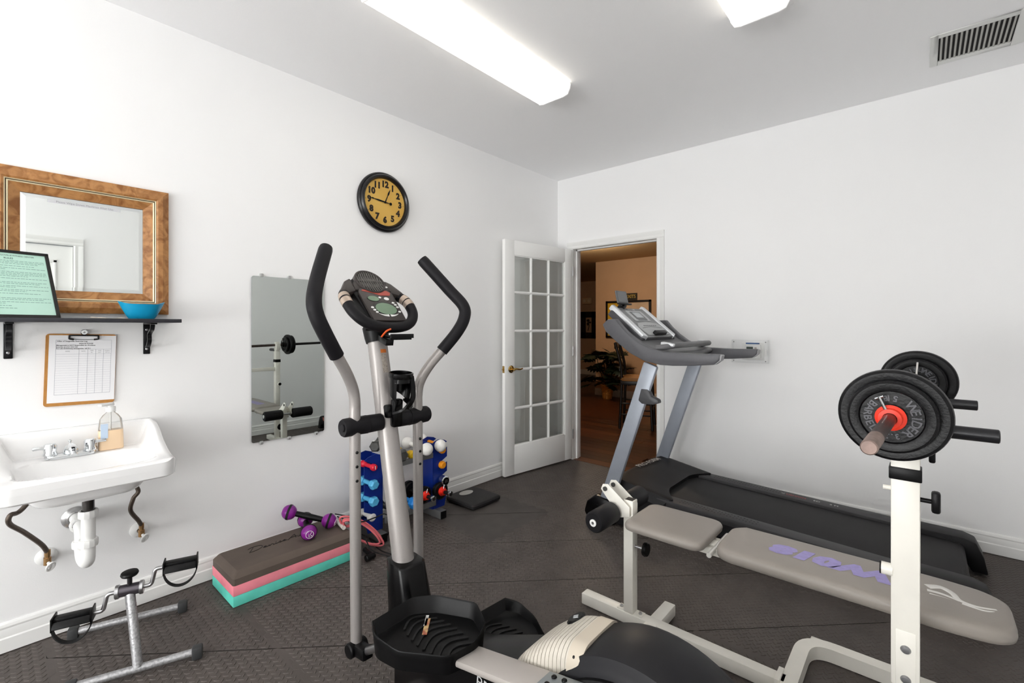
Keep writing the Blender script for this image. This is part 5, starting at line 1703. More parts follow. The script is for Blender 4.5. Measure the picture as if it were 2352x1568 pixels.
# side arms (near outline, shared by the far arm)
ARMG = M('arm_charcoal', rgb(92, 92, 96), 0.45, noise=0.06, nscale=60, bump=0.08, bscale=600)
opx = [(1383, 745), (1395, 733), (1412, 732), (1426, 750), (1445, 770), (1468, 788), (1495, 801), (1524, 808), (1585, 812), (1654, 814), (1653, 828), (1640, 838), (1590, 840), (1544, 840), (1515, 838), (1479, 829), (1446, 811), (1415, 785), (1391, 762)]
oxz = [(at(px, py, y=TYN - 0.028).x, at(px, py, y=TYN - 0.028).z) for px, py in opx]
for y0, y1 in ((TYN - 0.028, TYN + 0.030), (TYF - 0.030, TYF + 0.028)):
    a_ = MB().prism([(x, y0, z) for x, z in oxz], (0, y1 - y0, 0)).build('side_arm', ARMG, tm, bevel=0.008)
    xe, ze = oxz[10]
    ym = (y0 + y1) / 2
    MB().prism([(oxz[9][0] + 0.001, y0 + 0.004, oxz[9][1] - 0.002), (oxz[9][0] + 0.008, y0 + 0.004, oxz[9][1] - 0.006), (oxz[10][0] + 0.004, y0 + 0.004, oxz[10][1]), (oxz[11][0] + 0.002, y0 + 0.004, oxz[11][1] + 0.001), (oxz[11][0] - 0.006, y0 + 0.004, oxz[11][1] + 0.006), (oxz[10][0] - 0.008, y0 + 0.004, oxz[10][1])], (0, y1 - y0 - 0.008, 0)).build('arm_end', M('arm_end_grey', rgb(150, 150, 152), 0.4), a_)
# lower console pan between the arms
pan = [(1.140, 1.300), (1.19, 1.315), (1.30, 1.240), (1.42, 1.165), (1.60, 1.135), (1.61, 1.115), (1.56, 1.090), (1.42, 1.090), (1.25, 1.175), (1.14, 1.270)]
MB().prism([(x, TYN + 0.030, z) for x, z in pan], (0, TYF - TYN - 0.060, 0)).build('console_pan', M('pan_grey', rgb(104, 104, 106), 0.45), tm, bevel=0.012)
# front pulse bar
MB().tube(spline([(1.50, TYN + 0.035, 1.155), (1.585, TYN + 0.08, 1.172), (1.615, TYN + 0.20, 1.176), (1.615, TYF - 0.20, 1.176), (1.585, TYF - 0.08, 1.172), (1.50, TYF - 0.035, 1.155)], 8), 0.018, 16).build('pulse_bar', M('pan_grey', rgb(104, 104, 106), 0.45), tm)
for y in (TYN + 0.075, TYF - 0.075):
    MB().box((1.56, y, 1.180), (0.085, 0.045, 0.022), Euler((0, 0.15, 0)), 0.008).build('pulse_plate', M('pulse_white', rgb(214, 216, 218), 0.3, 0.3), tm)
# tilted control panel
tO = Vector((1.252, -0.70, 1.318))
tv = (Vector((1.128, 0, 1.424)) - Vector((1.376, 0, 1.212))).normalized()
tn = Vector((0, 1, 0)).cross(tv)
if tn.z < 0: tn = -tn
ty = Vector((0, 1, 0))
def tp_(u, v, n=0.0): return tO + ty * u + tv * v + tn * n
MB().prism([tp_(u, v, -0.055) for u, v in ((-0.270, -0.165), (0.270, -0.165), (0.250, 0.150), (-0.250, 0.150))], tn * 0.052).build('panel_housing', M('housing_dark', rgb(70, 70, 74), 0.45), tm, bevel=0.010)
pnl = MB().prism([tp_(u, v, -0.002) for u, v in ((-0.215, -0.160), (0.215, -0.160), (0.200, 0.150), (-0.200, 0.150))], tn * 0.010).build('control_panel', M('panel_grey', rgb(132, 133, 134), 0.4, noise=0.04, nscale=200), tm, bevel=0.003)
for s in (-1, 1):
    MB().prism([tp_(s * u, v, -0.020) for u, v in ((0.213, -0.168), (0.262, -0.150), (0.248, 0.120), (0.250, 0.168), (0.205, 0.175), (0.198, 0.14))], tn * 0.038).build('panel_trim', M('panel_silver', rgb(214, 216, 219), 0.28, 0.3), tm, bevel=0.008)
MB().prism([tp_(u, v, 0.008) for u, v in ((-0.165, -0.145), (0.165, -0.145), (0.190, -0.060), (0.15, -0.022), (0.0, -0.008), (-0.15, -0.022), (-0.190, -0.060))], tn * 0.006).build('lower_panel', M('panel_light', rgb(170, 172, 173), 0.4), pnl, bevel=0.002)
MB().prism([tp_(u, v, 0.008) for u, v in rrect(-0.120, 0.120, 0.006, 0.118, 0.008, 3)], tn * 0.003).build('display_frame', M('frame_light', rgb(186, 188, 190), 0.4), pnl)
scr = MB().prism([tp_(u, v, 0.0112) for u, v in ((-0.080, 0.024), (0.080, 0.024), (0.080, 0.104), (-0.080, 0.104))], tn * 0.001).build('display_border', M('disp_dark', rgb(96, 98, 100), 0.35), pnl)
MB().prism([tp_(u, v, 0.0124) for u, v in ((-0.055, 0.040), (0.055, 0.040), (0.055, 0.096), (-0.055, 0.096))], tn * 0.001).build('display', M('disp_light', rgb(182, 186, 190), 0.25), scr)
MB().prism([tp_(u, v, 0.0124) for u, v in ((-0.070, 0.012), (0.070, 0.012), (0.070, 0.026), (-0.070, 0.026))], tn * 0.001).build('display_keys', M('disp_dark', rgb(96, 98, 100), 0.35), pnl)
MB().text('PRO-FORM', 0.022, tp_(0, 0.133, 0.0092), ty, tv, offset=0.0006).build('panel_lettering', M('letter_white', rgb(214, 214, 212), 0.45), pnl)
for k in range(7):
    MB().box(tuple(tp_(-0.09 + 0.03 * k, -0.050, 0.0150)), (0.016, 0.006, 0.002), Matrix((ty, tv, tn)).transposed()).build('panel_key', M('disp_dark', rgb(96, 98, 100), 0.35), pnl)
MB().tube(spline([tp_(-0.15, -0.075, 0.0145), tp_(0, -0.062, 0.0145), tp_(0.15, -0.075, 0.0145)], 6), 0.0012, 6).build('panel_seam', M('disp_dark', rgb(96, 98, 100), 0.35), pnl)
MB().bar(tp_(-0.085, -0.138, 0.026), tp_(0.085, -0.138, 0.026), 0.030, 0.026, up=tuple(tn), bev=0.006).build('book_ledge', TBLK, pnl)
# tablet holder
hO = tp_(-0.085, 0.175, 0.02)
MB().bar(hO + Vector((0.0, -0.03, -0.03)), hO + Vector((-0.01, 0.03, 0.0)), 0.05, 0.03, bev=0.006).build('holder_neck', TBLK, tm)
hv = Vector((-0.22, 0, 0.975)).normalized(); hn = Vector((0.975, 0, 0.22)).normalized()
MB().prism([hO + ty * u + hv * v for u, v in rrect(-0.078, 0.078, 0.004, 0.098, 0.010, 4)], hn * 0.010).build('tablet_holder', M('holder_grey', rgb(98, 99, 101), 0.45), tm, bevel=0.003)
MB().bar(hO - ty * 0.082 + hn * 0.016, hO + ty * 0.082 + hn * 0.016, 0.030, 0.012, up=(0, 0, 1), bev=0.003).build('holder_lip', TBLK, tm)
MB().prism([hO + ty * u + hv * v + hn * 0.0095 for u, v in rrect(-0.064, 0.064, 0.018, 0.088, 0.006, 3)], hn * 0.0015).build('holder_pad', M('pad_grey2', rgb(120, 121, 123), 0.5), tm)

# ---- thermostat under a clear guard on the back wall
th = thing('thermostat', 'white thermostat under a clear plastic guard box on the back wall', 'thermostat', (1.776, 0, 1.02))
TX0, TX1, TZ0, TZ1 = 1.652, 1.900, 1.022, 1.190
MB().span((TX0 + 0.06, -0.006, TZ0 + 0.02), (TX1 - 0.035, -0.0005, TZ1 - 0.02)).build('back_plate', WHITEP, th, bevel=0.002)
tb = MB().span((1.735, -0.030, 1.055), (1.845, -0.006, 1.156)).build('thermostat_body', WHITEP, th, bevel=0.005)
MB().span((1.750, -0.0312, 1.118), (1.795, -0.0295, 1.140)).build('display', M('thermo_lcd', rgb(70, 82, 78), 0.25), tb)
MB().span((1.805, -0.0312, 1.120), (1.820, -0.0295, 1.137)).build('keypad', M('thermo_key', rgb(190, 180, 176), 0.5), tb)
MB().box((1.798, -0.0525, 1.1655), (0.092, 0.001, 0.010)).build('blue_strip', M('strip_blue', rgb(16, 74, 130), 0.4), th)
gm = MB()
gd = 0.052
for a, b in (((TX0, -gd, TZ0), (TX1, -gd + 0.003, TZ1)), ((TX0, -gd, TZ0), (TX0 + 0.003, 0, TZ1)), ((TX1 - 0.003, -gd, TZ0), (TX1, 0, TZ1)), ((TX0, -gd, TZ1 - 0.003), (TX1, 0, TZ1)), ((TX0, -gd, TZ0), (TX1, 0, TZ0 + 0.003))):
    gm.span(a, b)
gd_ = gm.build('clear_guard', glass_mat('guard_acrylic', (0.992, 0.994, 0.994, 1), 0.22), th)
for x in (TX0 + 0.016, TX1 - 0.016):
    for z in (TZ0 + 0.014, TZ1 - 0.014):
        MB().sphere((x, -gd - 0.0005, z), 0.004, 10, 6, (1, 0.5, 1)).build('screw', M('screw_grey', rgb(120, 120, 120), 0.4, 0.5), gd_)
MB().span((TX1 - 0.020, -gd - 0.006, 1.075), (TX1 - 0.010, -gd, 1.118)).build('guard_latch', WHITEP, gd_, bevel=0.002)

# ================================================================== weight bench
BY = -1.932
bn = thing('weight_bench', 'cream steel weight bench with taupe padded seat and backrest', 'weight bench', (2.25, BY, 0))
PADM = M('pad_taupe', rgb(150, 143, 136), 0.42, noise=0.05, nscale=6, bump=0.12, bscale=500)
def pad(poly_fn, zt, th, n=9):
    """puffed pad: poly_fn(inset) gives the outline"""
    secs = []
    for ins, z in ((0.012, 0.0), (0.002, 0.006), (0.0, 0.018), (0.001, th * 0.66), (0.005, th * 0.86), (0.012, th * 0.96), (0.026, th)):
        secs.append([(x, y, zt - th + z) for x, y in poly_fn(ins)])
    return loft(secs)
sO = lambda i: rrect(1.812 + i, 2.130 - i, BY - 0.143 + i, BY + 0.143 - i, 0.040 - i * 0.5, 5)
seat = pad(sO, 0.495, 0.036).build('seat_pad', PADM, bn, angle=60)
def bO(i):
    xa, xb, hw = 2.168 + i, 2.925 - i, 0.135 - i
    P = [(xa + 0.035, BY + hw), (xa, BY + hw - 0.035), (xa, BY - hw + 0.035), (xa + 0.035, BY - hw), (xb - 0.14, BY - hw), (xb - 0.04, BY - hw + 0.012), (xb, BY - hw + 0.055), (xb, BY + hw - 0.055), (xb - 0.04, BY + hw - 0.012), (xb - 0.14, BY + hw)]
    return [(p.x, p.y) for p in fillet([(x, y, 0) for x, y in P + P[:1]], 0.03, 4)][:-1]
back = pad(bO, 0.500, 0.046).build('back_pad', PADM, bn, angle=60)
MB().text('W018', 0.098, (2.505, BY + 0.010, 0.5005), (-1, 0, 0), (0, -1, 0), offset=0.0080, shear=0.2, spacing=1.0, sx=1.32).build('pad_lettering', M('pad_violet', rgb(160, 150, 206), 0.5, noise=0.12, nscale=60), back)
# white eagle emblem beyond the post
eg = MB()
for pts, r0, r1 in (([(2.745, -1.900), (2.775, -1.880), (2.800, -1.900), (2.815, -1.935), (2.850, -1.945), (2.890, -1.930)], 0.014, 0.005), ([(2.745, -1.925), (2.78, -1.925), (2.815, -1.940)], 0.009, 0.006), ([(2.750, -1.945), (2.785, -1.945), (2.83, -1.957)], 0.005, 0.003), ([(2.82, -1.950), (2.86, -1.958), (2.885, -1.945)], 0.008, 0.004)):
    sp_ = spline([(x, y, 0.4992) for x, y in pts], 5)
    k0 = len(eg.v)
    eg.tube(sp_, [r0 + (r1 - r0) * i / (len(sp_) - 1) for i in range(len(sp_))], 8)
    for i in range(k0, len(eg.v)):
        eg.v[i].z = 0.4992 + (eg.v[i].z - 0.4992) * 0.22
em = eg.build('pad_emblem', M('pad_white', rgb(222, 220, 216), 0.5), back)
em['kind'] = 'stuff'
# frame
def sqbar(nm, p, q, w=0.050, h=0.050, up=(0, 0, 1), mat=CREAM): return MB().bar(p, q, w, h, up=up, bev=0.004).build(nm, mat, bn)
beam = sqbar('floor_beam', (1.545, BY, 0.027), (2.375, BY, 0.027))
MB().box((1.546, BY, 0.027), (0.004, 0.044, 0.044), None, 0.001).build('tube_plug', CREAM, beam)
sqbar('cross_foot', (1.885, BY - 0.20, 0.026), (1.885, BY + 0.175, 0.026))
fp = sqbar('front_post', (1.780, BY, 0.050), (1.780, BY, 0.538), 0.045, 0.045, up=(1, 0, 0))
MB().span((1.762, BY - 0.018, 0.5375), (1.798, BY + 0.018, 0.5386)).build('tube_mouth', M('tube_dark', rgb(60, 56, 52), 0.8), fp)
MB().span((1.725, BY - 0.020, 0.052), (1.840, BY + 0.020, 0.056)).build('base_flange', CREAM, fp)
for x in (1.738, 1.826):
    MB().lathe([(0, 0), (0.008, 0), (0.008, 0.006), (0.004, 0.007), (0.004, 0.012), (0, 0.012)], (x, BY, 0.056), (0, 0, 1), 6).build('bolt', STEEL, fp)
MB().cyl((1.802, BY, 0.34), (1.845, BY, 0.34), 0.006, None, 12).build('knob_stem', STEEL, fp)
MB().lathe([(0.014, 0), (0.028, 0.004), (0.030, 0.012), (0.026, 0.020), (0, 0.022)], (1.840, BY, 0.34), (1, 0, 0), 16).build('adjust_knob', BLACKP, fp)
# under-pad support rails
for y in (BY - 0.045, BY + 0.045):
    sqbar('pad_rail', (1.80, y, 0.442), (2.84, y, 0.442), 0.022, 0.026)
MB().bar((1.80, BY, 0.443), (2.15, BY, 0.443), 0.05, 0.030, bev=0.003).build('seat_support', CREAM, bn)
MB().tube([(2.148, BY - 0.11, 0.452), (2.148, BY + 0.11, 0.452)], 0.009, 12).build('hinge_rod', M('hinge_white', rgb(220, 218, 212), 0.35, 0.3), bn)
# leg developer: bracket plates and foam rollers
for y in (BY - 0.038, BY + 0.034):
    out = [(1.795, 0.475), (1.795, 0.515), (1.740, 0.555), (1.690, 0.592), (1.665, 0.588), (1.655, 0.565), (1.672, 0.545), (1.700, 0.515), (1.695, 0.480), (1.730, 0.455)]
    lp = MB().prism([(x, y, z) for x, z in out], (0, 0.004, 0)).build('lever_plate', CREAM, bn, bevel=0.001)
    MB().cyl((1.678, y - 0.006, 0.570), (1.678, y + 0.010, 0.570), 0.010, None, 14).build('pivot_bolt', M('bolt_grey', rgb(96, 96, 94), 0.4, 0.7), lp)
MB().cyl((1.716, BY - 0.205, 0.480), (1.716, BY + 0.235, 0.480), 0.010, None, 14).build('roller_rod', STEEL, bn)
for ya, yb in ((BY - 0.200, BY - 0.045), (BY + 0.045, BY + 0.230)):
    ro = MB().lathe([(0.011, 0), (0.038, 0.0), (0.044, 0.008), (0.044, yb - ya - 0.008), (0.038, yb - ya), (0.011, yb - ya)], (1.716, ya, 0.480), (0, 1, 0), 28).build('foam_roller', FOAM, bn)
MB().lathe([(0.006, -0.003), (0.014, -0.003), (0.015, 0.002), (0.006, 0.003)], (1.716, BY - 0.203, 0.480), (0, -1, 0), 18).build('rod_cap', WHITEP, bn)
# U shaped rear base lying on the floor
YN, YF = -2.205, -1.625
U = fillet([(2.66, YF, 0.027), (2.385, YF, 0.027), (2.385, YN, 0.027), (2.66, YN, 0.027)], 0.10, 8)
MB().tube(U, 0, sq=(0.025, 0.025, (0, 0, 1))).build('rear_base', CREAM, bn, angle=50)
MB().span((2.345, BY - 0.04, 0.001), (2.362, BY + 0.04, 0.062)).build('base_bracket', CREAM, bn, bevel=0.002)
# two uprights with bolted lower legs, sleeves, knobs, hooks and arms
for y, s in ((YN, -1), (YF, 1)):
    lo = MB().span((2.676, y - 0.022, 0.002), (2.726, y + 0.022, 0.52)).build('lower_leg', CREAM, bn, bevel=0.003)
    MB().bar((2.40, y, 0.027), (2.93, y, 0.027), 0.048, 0.048, bev=0.004).build('side_foot', CREAM, bn)
    yo = y + s * 0.0235
    up_ = MB().span((2.672, y - 0.024, 0.36), (2.730, y + 0.024, 1.010)).build('upright', CREAM, bn, bevel=0.003)
    MB().span((2.677, y - 0.019, 0.95), (2.725, y + 0.019, 1.118)).build('inner_upright', CREAM, up_, bevel=0.002)
    MB().span((2.682, yo - 0.002, 0.35), (2.722, yo + 0.0025, 0.505)).build('joint_plate', CREAM, up_, bevel=0.001)
    for z in (0.459, 0.382):
        MB().lathe([(0.0, 0.006), (0.008, 0.005), (0.011, 0.0)], (2.702, yo + s * 0.002, z), (0, s, 0), 20).build('bolt', M('bolt_zinc', rgb(150, 150, 152), 0.35, 0.8), up_)
    MB().span((2.668, y - 0.028, 0.893), (2.734, y + 0.028, 0.925)).build('sleeve_collar', BLACKP, up_, bevel=0.003)
    MB().cyl((2.730, y, 0.845), (2.752, y, 0.845), 0.006, None, 12).build('knob_stem', BLACKP, up_)
    MB().box((2.760, y, 0.845), (0.018, 0.026, 0.054), None, 0.006).build('pull_knob', BLACKP, up_)
    MB().cyl((2.655, y, 0.862), (2.674, y, 0.862), 0.006, None, 12).build('side_peg', CREAM, up_)
    pg = MB().cyl((2.652, y + 0.012 * s, 0.650), (2.676, y + 0.012 * s, 0.650), 0.016, None, 18).build('side_peg', CREAM, up_)
    MB().cyl((2.649, y + 0.012 * s, 0.650), (2.6525, y + 0.012 * s, 0.650), 0.016, None, 18).build('peg_cap', BLACKP, pg)
    # hook that carries the bar
    MB().prism([(2.660, y - 0.020, 1.030), (2.735, y - 0.020, 1.030), (2.735, y - 0.020, 1.050), (2.690, y - 0.020, 1.058), (2.668, y - 0.020, 1.100), (2.650, y - 0.020, 1.098)], (0, 0.040, 0)).build('bar_hook', CREAM, up_, bevel=0.002)
    arm_ = MB().cyl((2.725, y, 1.028), (2.872, y, 1.028), 0.0165, None, 22, bev=0.002).build('side_handle', M('handle_black', rgb(34, 34, 37), 0.3, 0.2), up_)
sqbar('cross_bar', (2.700, YN + 0.024, 0.820), (2.700, YF - 0.024, 0.820), 0.038, 0.038)
MB().bar((2.70, YN + 0.022, 0.415), (2.70, YF - 0.022, 0.415), 0.04, 0.025, bev=0.003).build('pad_cross_bar', CREAM, bn)
MB().bar((2.745, YF, 0.99), (2.748, YF + 0.002, 1.0), 0.02, 0.02).build('sleeve_tab', BLACKP, bn)

# ================================================================== barbell
yaw = math.atan2(0.0525, 1.0)
BR = Vector((2.700, -1.900, 1.078))
rotb = Euler((math.radians(1.2), 0, -yaw))
bar = thing('barbell', 'long straight barbell resting across the bench uprights', 'barbell', tuple(BR), rot=rotb)
MB().cyl((0, -0.795, 0), (0, 0.795, 0), 0.0135, None, 22, bev=0.002).build('shaft', M('bar_steel', rgb(96, 84, 80), 0.32, 0.85, noise=0.3, nscale=60), bar, local=True)
MB().cyl((0, -0.797, 0), (0, -0.700, 0), 0.0142, None, 22, bev=0.002).build('bar_end', M('bar_worn', rgb(150, 130, 122), 0.5, 0.6, noise=0.25, nscale=50), bar, local=True)
MB().cyl((0, 0.40, 0), (0, 0.797, 0), 0.0142, None, 22, bev=0.002).build('bar_end', M('bar_black', rgb(40, 38, 38), 0.35, 0.5), bar, local=True)
def bloc(y): return Vector(BR) + rotb.to_matrix() @ Vector((0, y, 0))
def plate(label, y, R, th, face, text=None, group='weight plates on the barbell'):
    """weight plate centred on the bar at local y; face = +1/-1 side that carries the lettering"""
    t = thing('weight_plate', label, 'weight plate', tuple(bloc(y)), group, rot=rotb)
    h = th / 2
    prof = [(0.0150, h * 0.75), (0.026, h * 0.75), (0.028, h * 0.35), (R * 0.70, h * 0.35), (R * 0.73, h * 0.85), (R * 0.80, h), (R * 0.93, h), (R * 0.985, h * 0.75), (R, h * 0.35)]
    full = prof + [(r, -z) for r, z in prof[::-1]]
    MB().lathe(full + [full[0]], (0, 0, 0), (0, 1, 0), 64).build('disc', IRON, t, local=True, angle=30)
    if text:
        n = Vector((0, face, 0))
        ux = Vector((-face, 0, 0))        # right when looking at the face
        uz = Vector((0, 0, 1))
        yy = face * (h * 0.35 + 0.0004)
        for word, a0, step, outw, sz in text:
            for k, ch in enumerate(word):
                a = math.radians(a0 + step * k)
                p = ux * (R * 0.53 * math.cos(a)) + uz * (R * 0.53 * math.sin(a)) + Vector((0, yy, 0))
                rad = (ux * math.cos(a) + uz * math.sin(a)) * (1 if outw else -1)
                tan = rad.cross(n) * 1.0
                if ch == ' ': continue
                MB().text(ch, sz * R, p, tan, rad, extrude=0.0024, offset=0.0005).build('raised_letter', M('letter_iron_highlight', rgb(74, 74, 80), 0.34), t, local=True)  # lighter than the disc: highlights on raised letters put into the colour
    return t
TX = [('WEIDER', 36, -17, True, 0.30), ('BARBELL', 140, 16, False, 0.26), ('15', 96, -16, False, 0.22), ('LB', 118, -14, False, 0.20), ('3.3', -100, 12, True, 0.20)]
plate('outer black weight plate with raised lettering at the near bar end', -0.428, 0.088, 0.026, -1, [(w_, a, -st if False else st, o_, z_) for w_, a, st, o_, z_ in TX])
plate('larger black weight plate behind the lettered one at the near bar end', -0.398, 0.113, 0.030, -1)
plate('small lettered black plate facing the bench at the far bar end', 0.372, 0.084, 0.024, -1, [('WEIDER', 60, -17, True, 0.30), ('15', 112, -16, True, 0.22), ('LB', 80, -12, True, 0.18)])
plate('middle large black plate of three at the far bar end', 0.402, 0.113, 0.030, -1)
plate('outermost black plate of three at the far bar end', 0.434, 0.104, 0.026, 1)
COLR = M('collar_bright_red', rgb(240, 62, 40), 0.35)
for y, s, lb_, ang_ in ((-0.442, -1, 'red spring collar with a metal screw on the near bar end', 118), (0.448, 1, 'red collar holding the plates on the far bar end', -80)):
    c = thing('bar_collar', lb_, 'collar', tuple(bloc(y)), 'barbell collars', rot=rotb)
    MB().lathe([(0.0145, 0.0), (0.030, 0.0), (0.031, 0.006), (0.024, 0.010), (0.023, 0.024), (0.0145, 0.026)], (0, 0, 0), (0, s, 0), 32).build('ring', COLR, c, local=True, angle=30)
    a = math.radians(ang_)
    dv = Vector((math.cos(a) * 0.75, s * 0.15, math.sin(a)))
    b0 = Vector((0, s * 0.016, 0)) + dv.normalized() * 0.020
    MB().tube([b0, b0 + dv.normalized() * 0.036], 0.0036, 10).tube([b0 + dv.normalized() * 0.034 + Vector((-0.008, 0, -0.004)), b0 + dv.normalized() * 0.034 + Vector((0.008, 0, 0.004))], 0.0026, 8).build('thumb_screw', CHROME, c, local=True)
c = thing('bar_collar', 'inner collar with an upright pin beside the far plates', 'collar', tuple(bloc(0.352)), 'barbell collars', rot=rotb)
MB().lathe([(0.0145, 0.0), (0.028, 0.0), (0.028, 0.012), (0.022, 0.018), (0.0145, 0.018)], (0, 0, 0), (0, -1, 0), 24).build('ring', IRON, c, local=True)
MB().tube([(0, -0.010, 0.02), (0.004, -0.012, 0.075)], 0.003, 8).build('pin', M('pin_white', rgb(228, 226, 222), 0.3, 0.4), c, local=True)

# ================================================================== the lounge beyond the doorway
HT = M('hall_paint', rgb(196, 160, 126), 0.75, noise=0.04, nscale=3)
HW = 3.95
HCZ = 2.52
WOOD = M('wood_floor', rgb(86, 46, 24), 0.32, noise=1, nscale=5, col2=rgb(52, 26, 14), stretch=(1, 9, 1))
fh = MB().span((-6.0, 0.0, -0.1), (3.2, 7.4, -0.012)).build('floor_hall', WOOD)
struct(fh)
plank_m = []
for tone in ((92, 50, 26), (76, 40, 20), (104, 58, 32), (66, 34, 18)):
    plank_m.append(M('plank_%d' % tone[0], rgb(*tone), 0.30, noise=0.35, nscale=6, stretch=(1, 14, 1)))
PW = 0.125
meshes = []
for mt in plank_m:
    me = MB().box((0, 0, 0), (1.196, PW - 0.002, 0.008), None, 0.0012, 1).mesh('floor_plank')
    me.materials.append(mt)
    meshes.append(me)
rr = random.Random(21)
for r in range(16):
    y = 0.006 + PW * (r + 0.5)
    off = rr.uniform(0, 1.2)
    for k in range(-2, 2):
        x = off + k * 1.2 + 0.1
        if x < -1.6 or x > 1.2: continue
        piece('floor_plank', rr.choice(meshes), fh, (x, y, -0.006))
struct(MB().span((-1.95, HW, -0.1), (3.2, HW + 0.12, HCZ)).build('wall_hall_back', HT))
struct(MB().span((-6.0, 7.1, -0.1), (-1.0, 7.22, HCZ)).build('wall_hall_far', HT))
struct(MB().span((-6.12, 0.12, -0.1), (-6.0, 7.22, HCZ)).build('wall_hall_left', HT))
struct(MB().span((3.2, 0.12, -0.1), (3.32, HW, HCZ)).build('wall_hall_right', HT))
struct(MB().span((-1.95, HW + 0.12, -0.1), (-1.83, 7.1, HCZ)).build('wall_hall_corner', HT))
struct(MB().span((-6.0, 0.12, HCZ), (3.2, 7.22, HCZ + 0.1)).build('ceiling_hall', M('hall_ceiling', rgb(200, 166, 120), 0.85)))
struct(MB().span((-6.0, 0.115, -0.1), (-0.12, 0.125, HCZ)).build('wall_hall_near', HT))
HTRIM = M('hall_trim', rgb(225, 215, 200), 0.45)
struct(MB().span((-1.962, HW - 0.016, -0.012), (3.2, HW, 0.12)).build('baseboard_hall_back', HTRIM, bevel=0.004))
struct(MB().span((-6.0, 7.084, -0.012), (-1.0, 7.1, 0.12)).build('baseboard_hall_far', HTRIM, bevel=0.004))

# warm ceiling lamp added out of view to light the lounge
lamp = thing('added_ceiling_lamp', 'added warm round ceiling lamp, unseen in the lounge beyond the doorway', 'lamp', (-1.0, 2.1, HCZ))
MB().lathe([(0, 0), (0.16, 0), (0.165, -0.012), (0.15, -0.016), (0, -0.016)], (0, 0, 0), (0, 0, 1), 28).build('base', BRASS, lamp, local=True)
MB().lathe([(0.15, -0.016), (0.155, -0.022), (0.13, -0.032), (0.06, -0.038), (0, -0.04)], (0, 0, 0), (0, 0, 1), 32).build('glass_shade', M('shade_glow', rgb(250, 230, 196), 0.4, emit=(1, 0.86, 0.66, 1), estr=4.0), lamp, local=True)
pl = bpy.data.lights.new('lounge_fill', 'POINT')  # point light added under the unseen lamp to brighten the lounge
pl.energy = HALL_W
pl.shadow_soft_size = 0.15
pl.color = (1.0, 0.86, 0.68)
plo = bpy.data.objects.new('lounge_fill', pl)
plo.location = (-1.0, 2.1, HCZ - 0.16)
COL.objects.link(plo)


def picture(label, x0, x1, z0, z1, y, fw, art, mat_w=0.0, nrm=-1):
    t = thing('framed_picture', label, 'picture', ((x0 + x1) / 2, y, z0), 'pictures in the lounge')
    m = MB()
    for a, b in (((x0, z0), (x0 + fw, z1)), ((x1 - fw, z0), (x1, z1)), ((x0, z0), (x1, z0 + fw)), ((x0, z1 - fw), (x1, z1))):
        m.span((a[0], y - 0.03, a[1]), (b[0], y - 0.001, b[1]))
    m.build('frame', M('picture_black', rgb(18, 15, 14), 0.35), t)
    MB().span((x0 + fw, y - 0.014, z0 + fw), (x1 - fw, y - 0.003, z1 - fw)).build('mount', art, t)
    return t


def hp(px, py, y): return at(px, py, y=y)
A, B = hp(1393, 692, HW), hp(1496, 770, HW)
p1 = picture('wide black framed print on the lounge wall behind the treadmill console', A.x, B.x, B.z - 0.05, A.z, HW, 0.035, M('art_cream', rgb(214, 186, 156), 0.6, noise=0.2, nscale=3))
MB().span((A.x + 0.035, HW - 0.0150, B.z - 0.015), (A.x + 0.26, HW - 0.0142, A.z - 0.035)).build('yellow_panel', M('art_yellow', rgb(206, 164, 40), 0.6), p1)
A, B = hp(1335, 716, 7.1), hp(1368, 777, 7.1)
p2 = picture('dark framed flower picture on the far wall past the corner', A.x, B.x + 0.05, B.z, A.z, 7.1, 0.16, M('art_flower_paper', rgb(196, 160, 128), 0.6))
cx, cz = (A.x + B.x + 0.05) / 2, (A.z + B.z) / 2
fl_ = MB().tube(spline([(cx - 0.03, 7.083, cz - 0.16), (cx + 0.01, 7.083, cz - 0.02), (cx - 0.01, 7.083, cz + 0.10)], 5), 0.012, 6)
fl_.sphere((cx - 0.02, 7.083, cz + 0.12), 0.05, 10, 8, (1, 0.1, 0.8)).sphere((cx + 0.04, 7.083, cz + 0.07), 0.04, 10, 8, (1, 0.1, 0.6)).sphere((cx - 0.03, 7.083, cz + 0.03), 0.045, 10, 8, (0.8, 0.1, 1))
fl_.build('painted_flower', M('art_dark', rgb(40, 28, 22), 0.6), p2)['kind'] = 'stuff'
A, B = hp(1306, 697, 7.1), hp(1327, 757, 7.1)
picture('dark framed picture half hidden by the open door edge', A.x, B.x, B.z, A.z, 7.1, 0.10, M('art_brown', rgb(120, 88, 64), 0.6))
A, B = hp(1436, 674, HW), hp(1464, 688, HW)
sg = thing('wall_plaque', 'small black plaque with yellow letters above the wide print', 'sign', (A.x, HW, B.z))
MB().span((A.x, HW - 0.02, B.z), (B.x, HW - 0.001, A.z)).build('board', M('plaque_black', rgb(34, 28, 14), 0.5), sg)
MB().text('EXITS', 0.085, ((A.x + B.x) / 2, HW - 0.0206, (A.z + B.z) / 2), (1, 0, 0), (0, 0, 1), spacing=0.9, offset=0.001).build('lettering', M('plaque_yellow', rgb(190, 160, 70), 0.5), sg)
A, B = hp(1340, 684, 7.1), hp(1361, 698, 7.1)
wl_ = thing('emergency_light', 'small cream emergency light box on the far lounge wall', 'wall light', ((A.x + B.x) / 2, 7.1, B.z))
MB().span((A.x, 7.02, B.z), (B.x, 7.099, A.z)).build('housing', M('cream_box', rgb(220, 190, 150), 0.5), wl_, bevel=0.02)
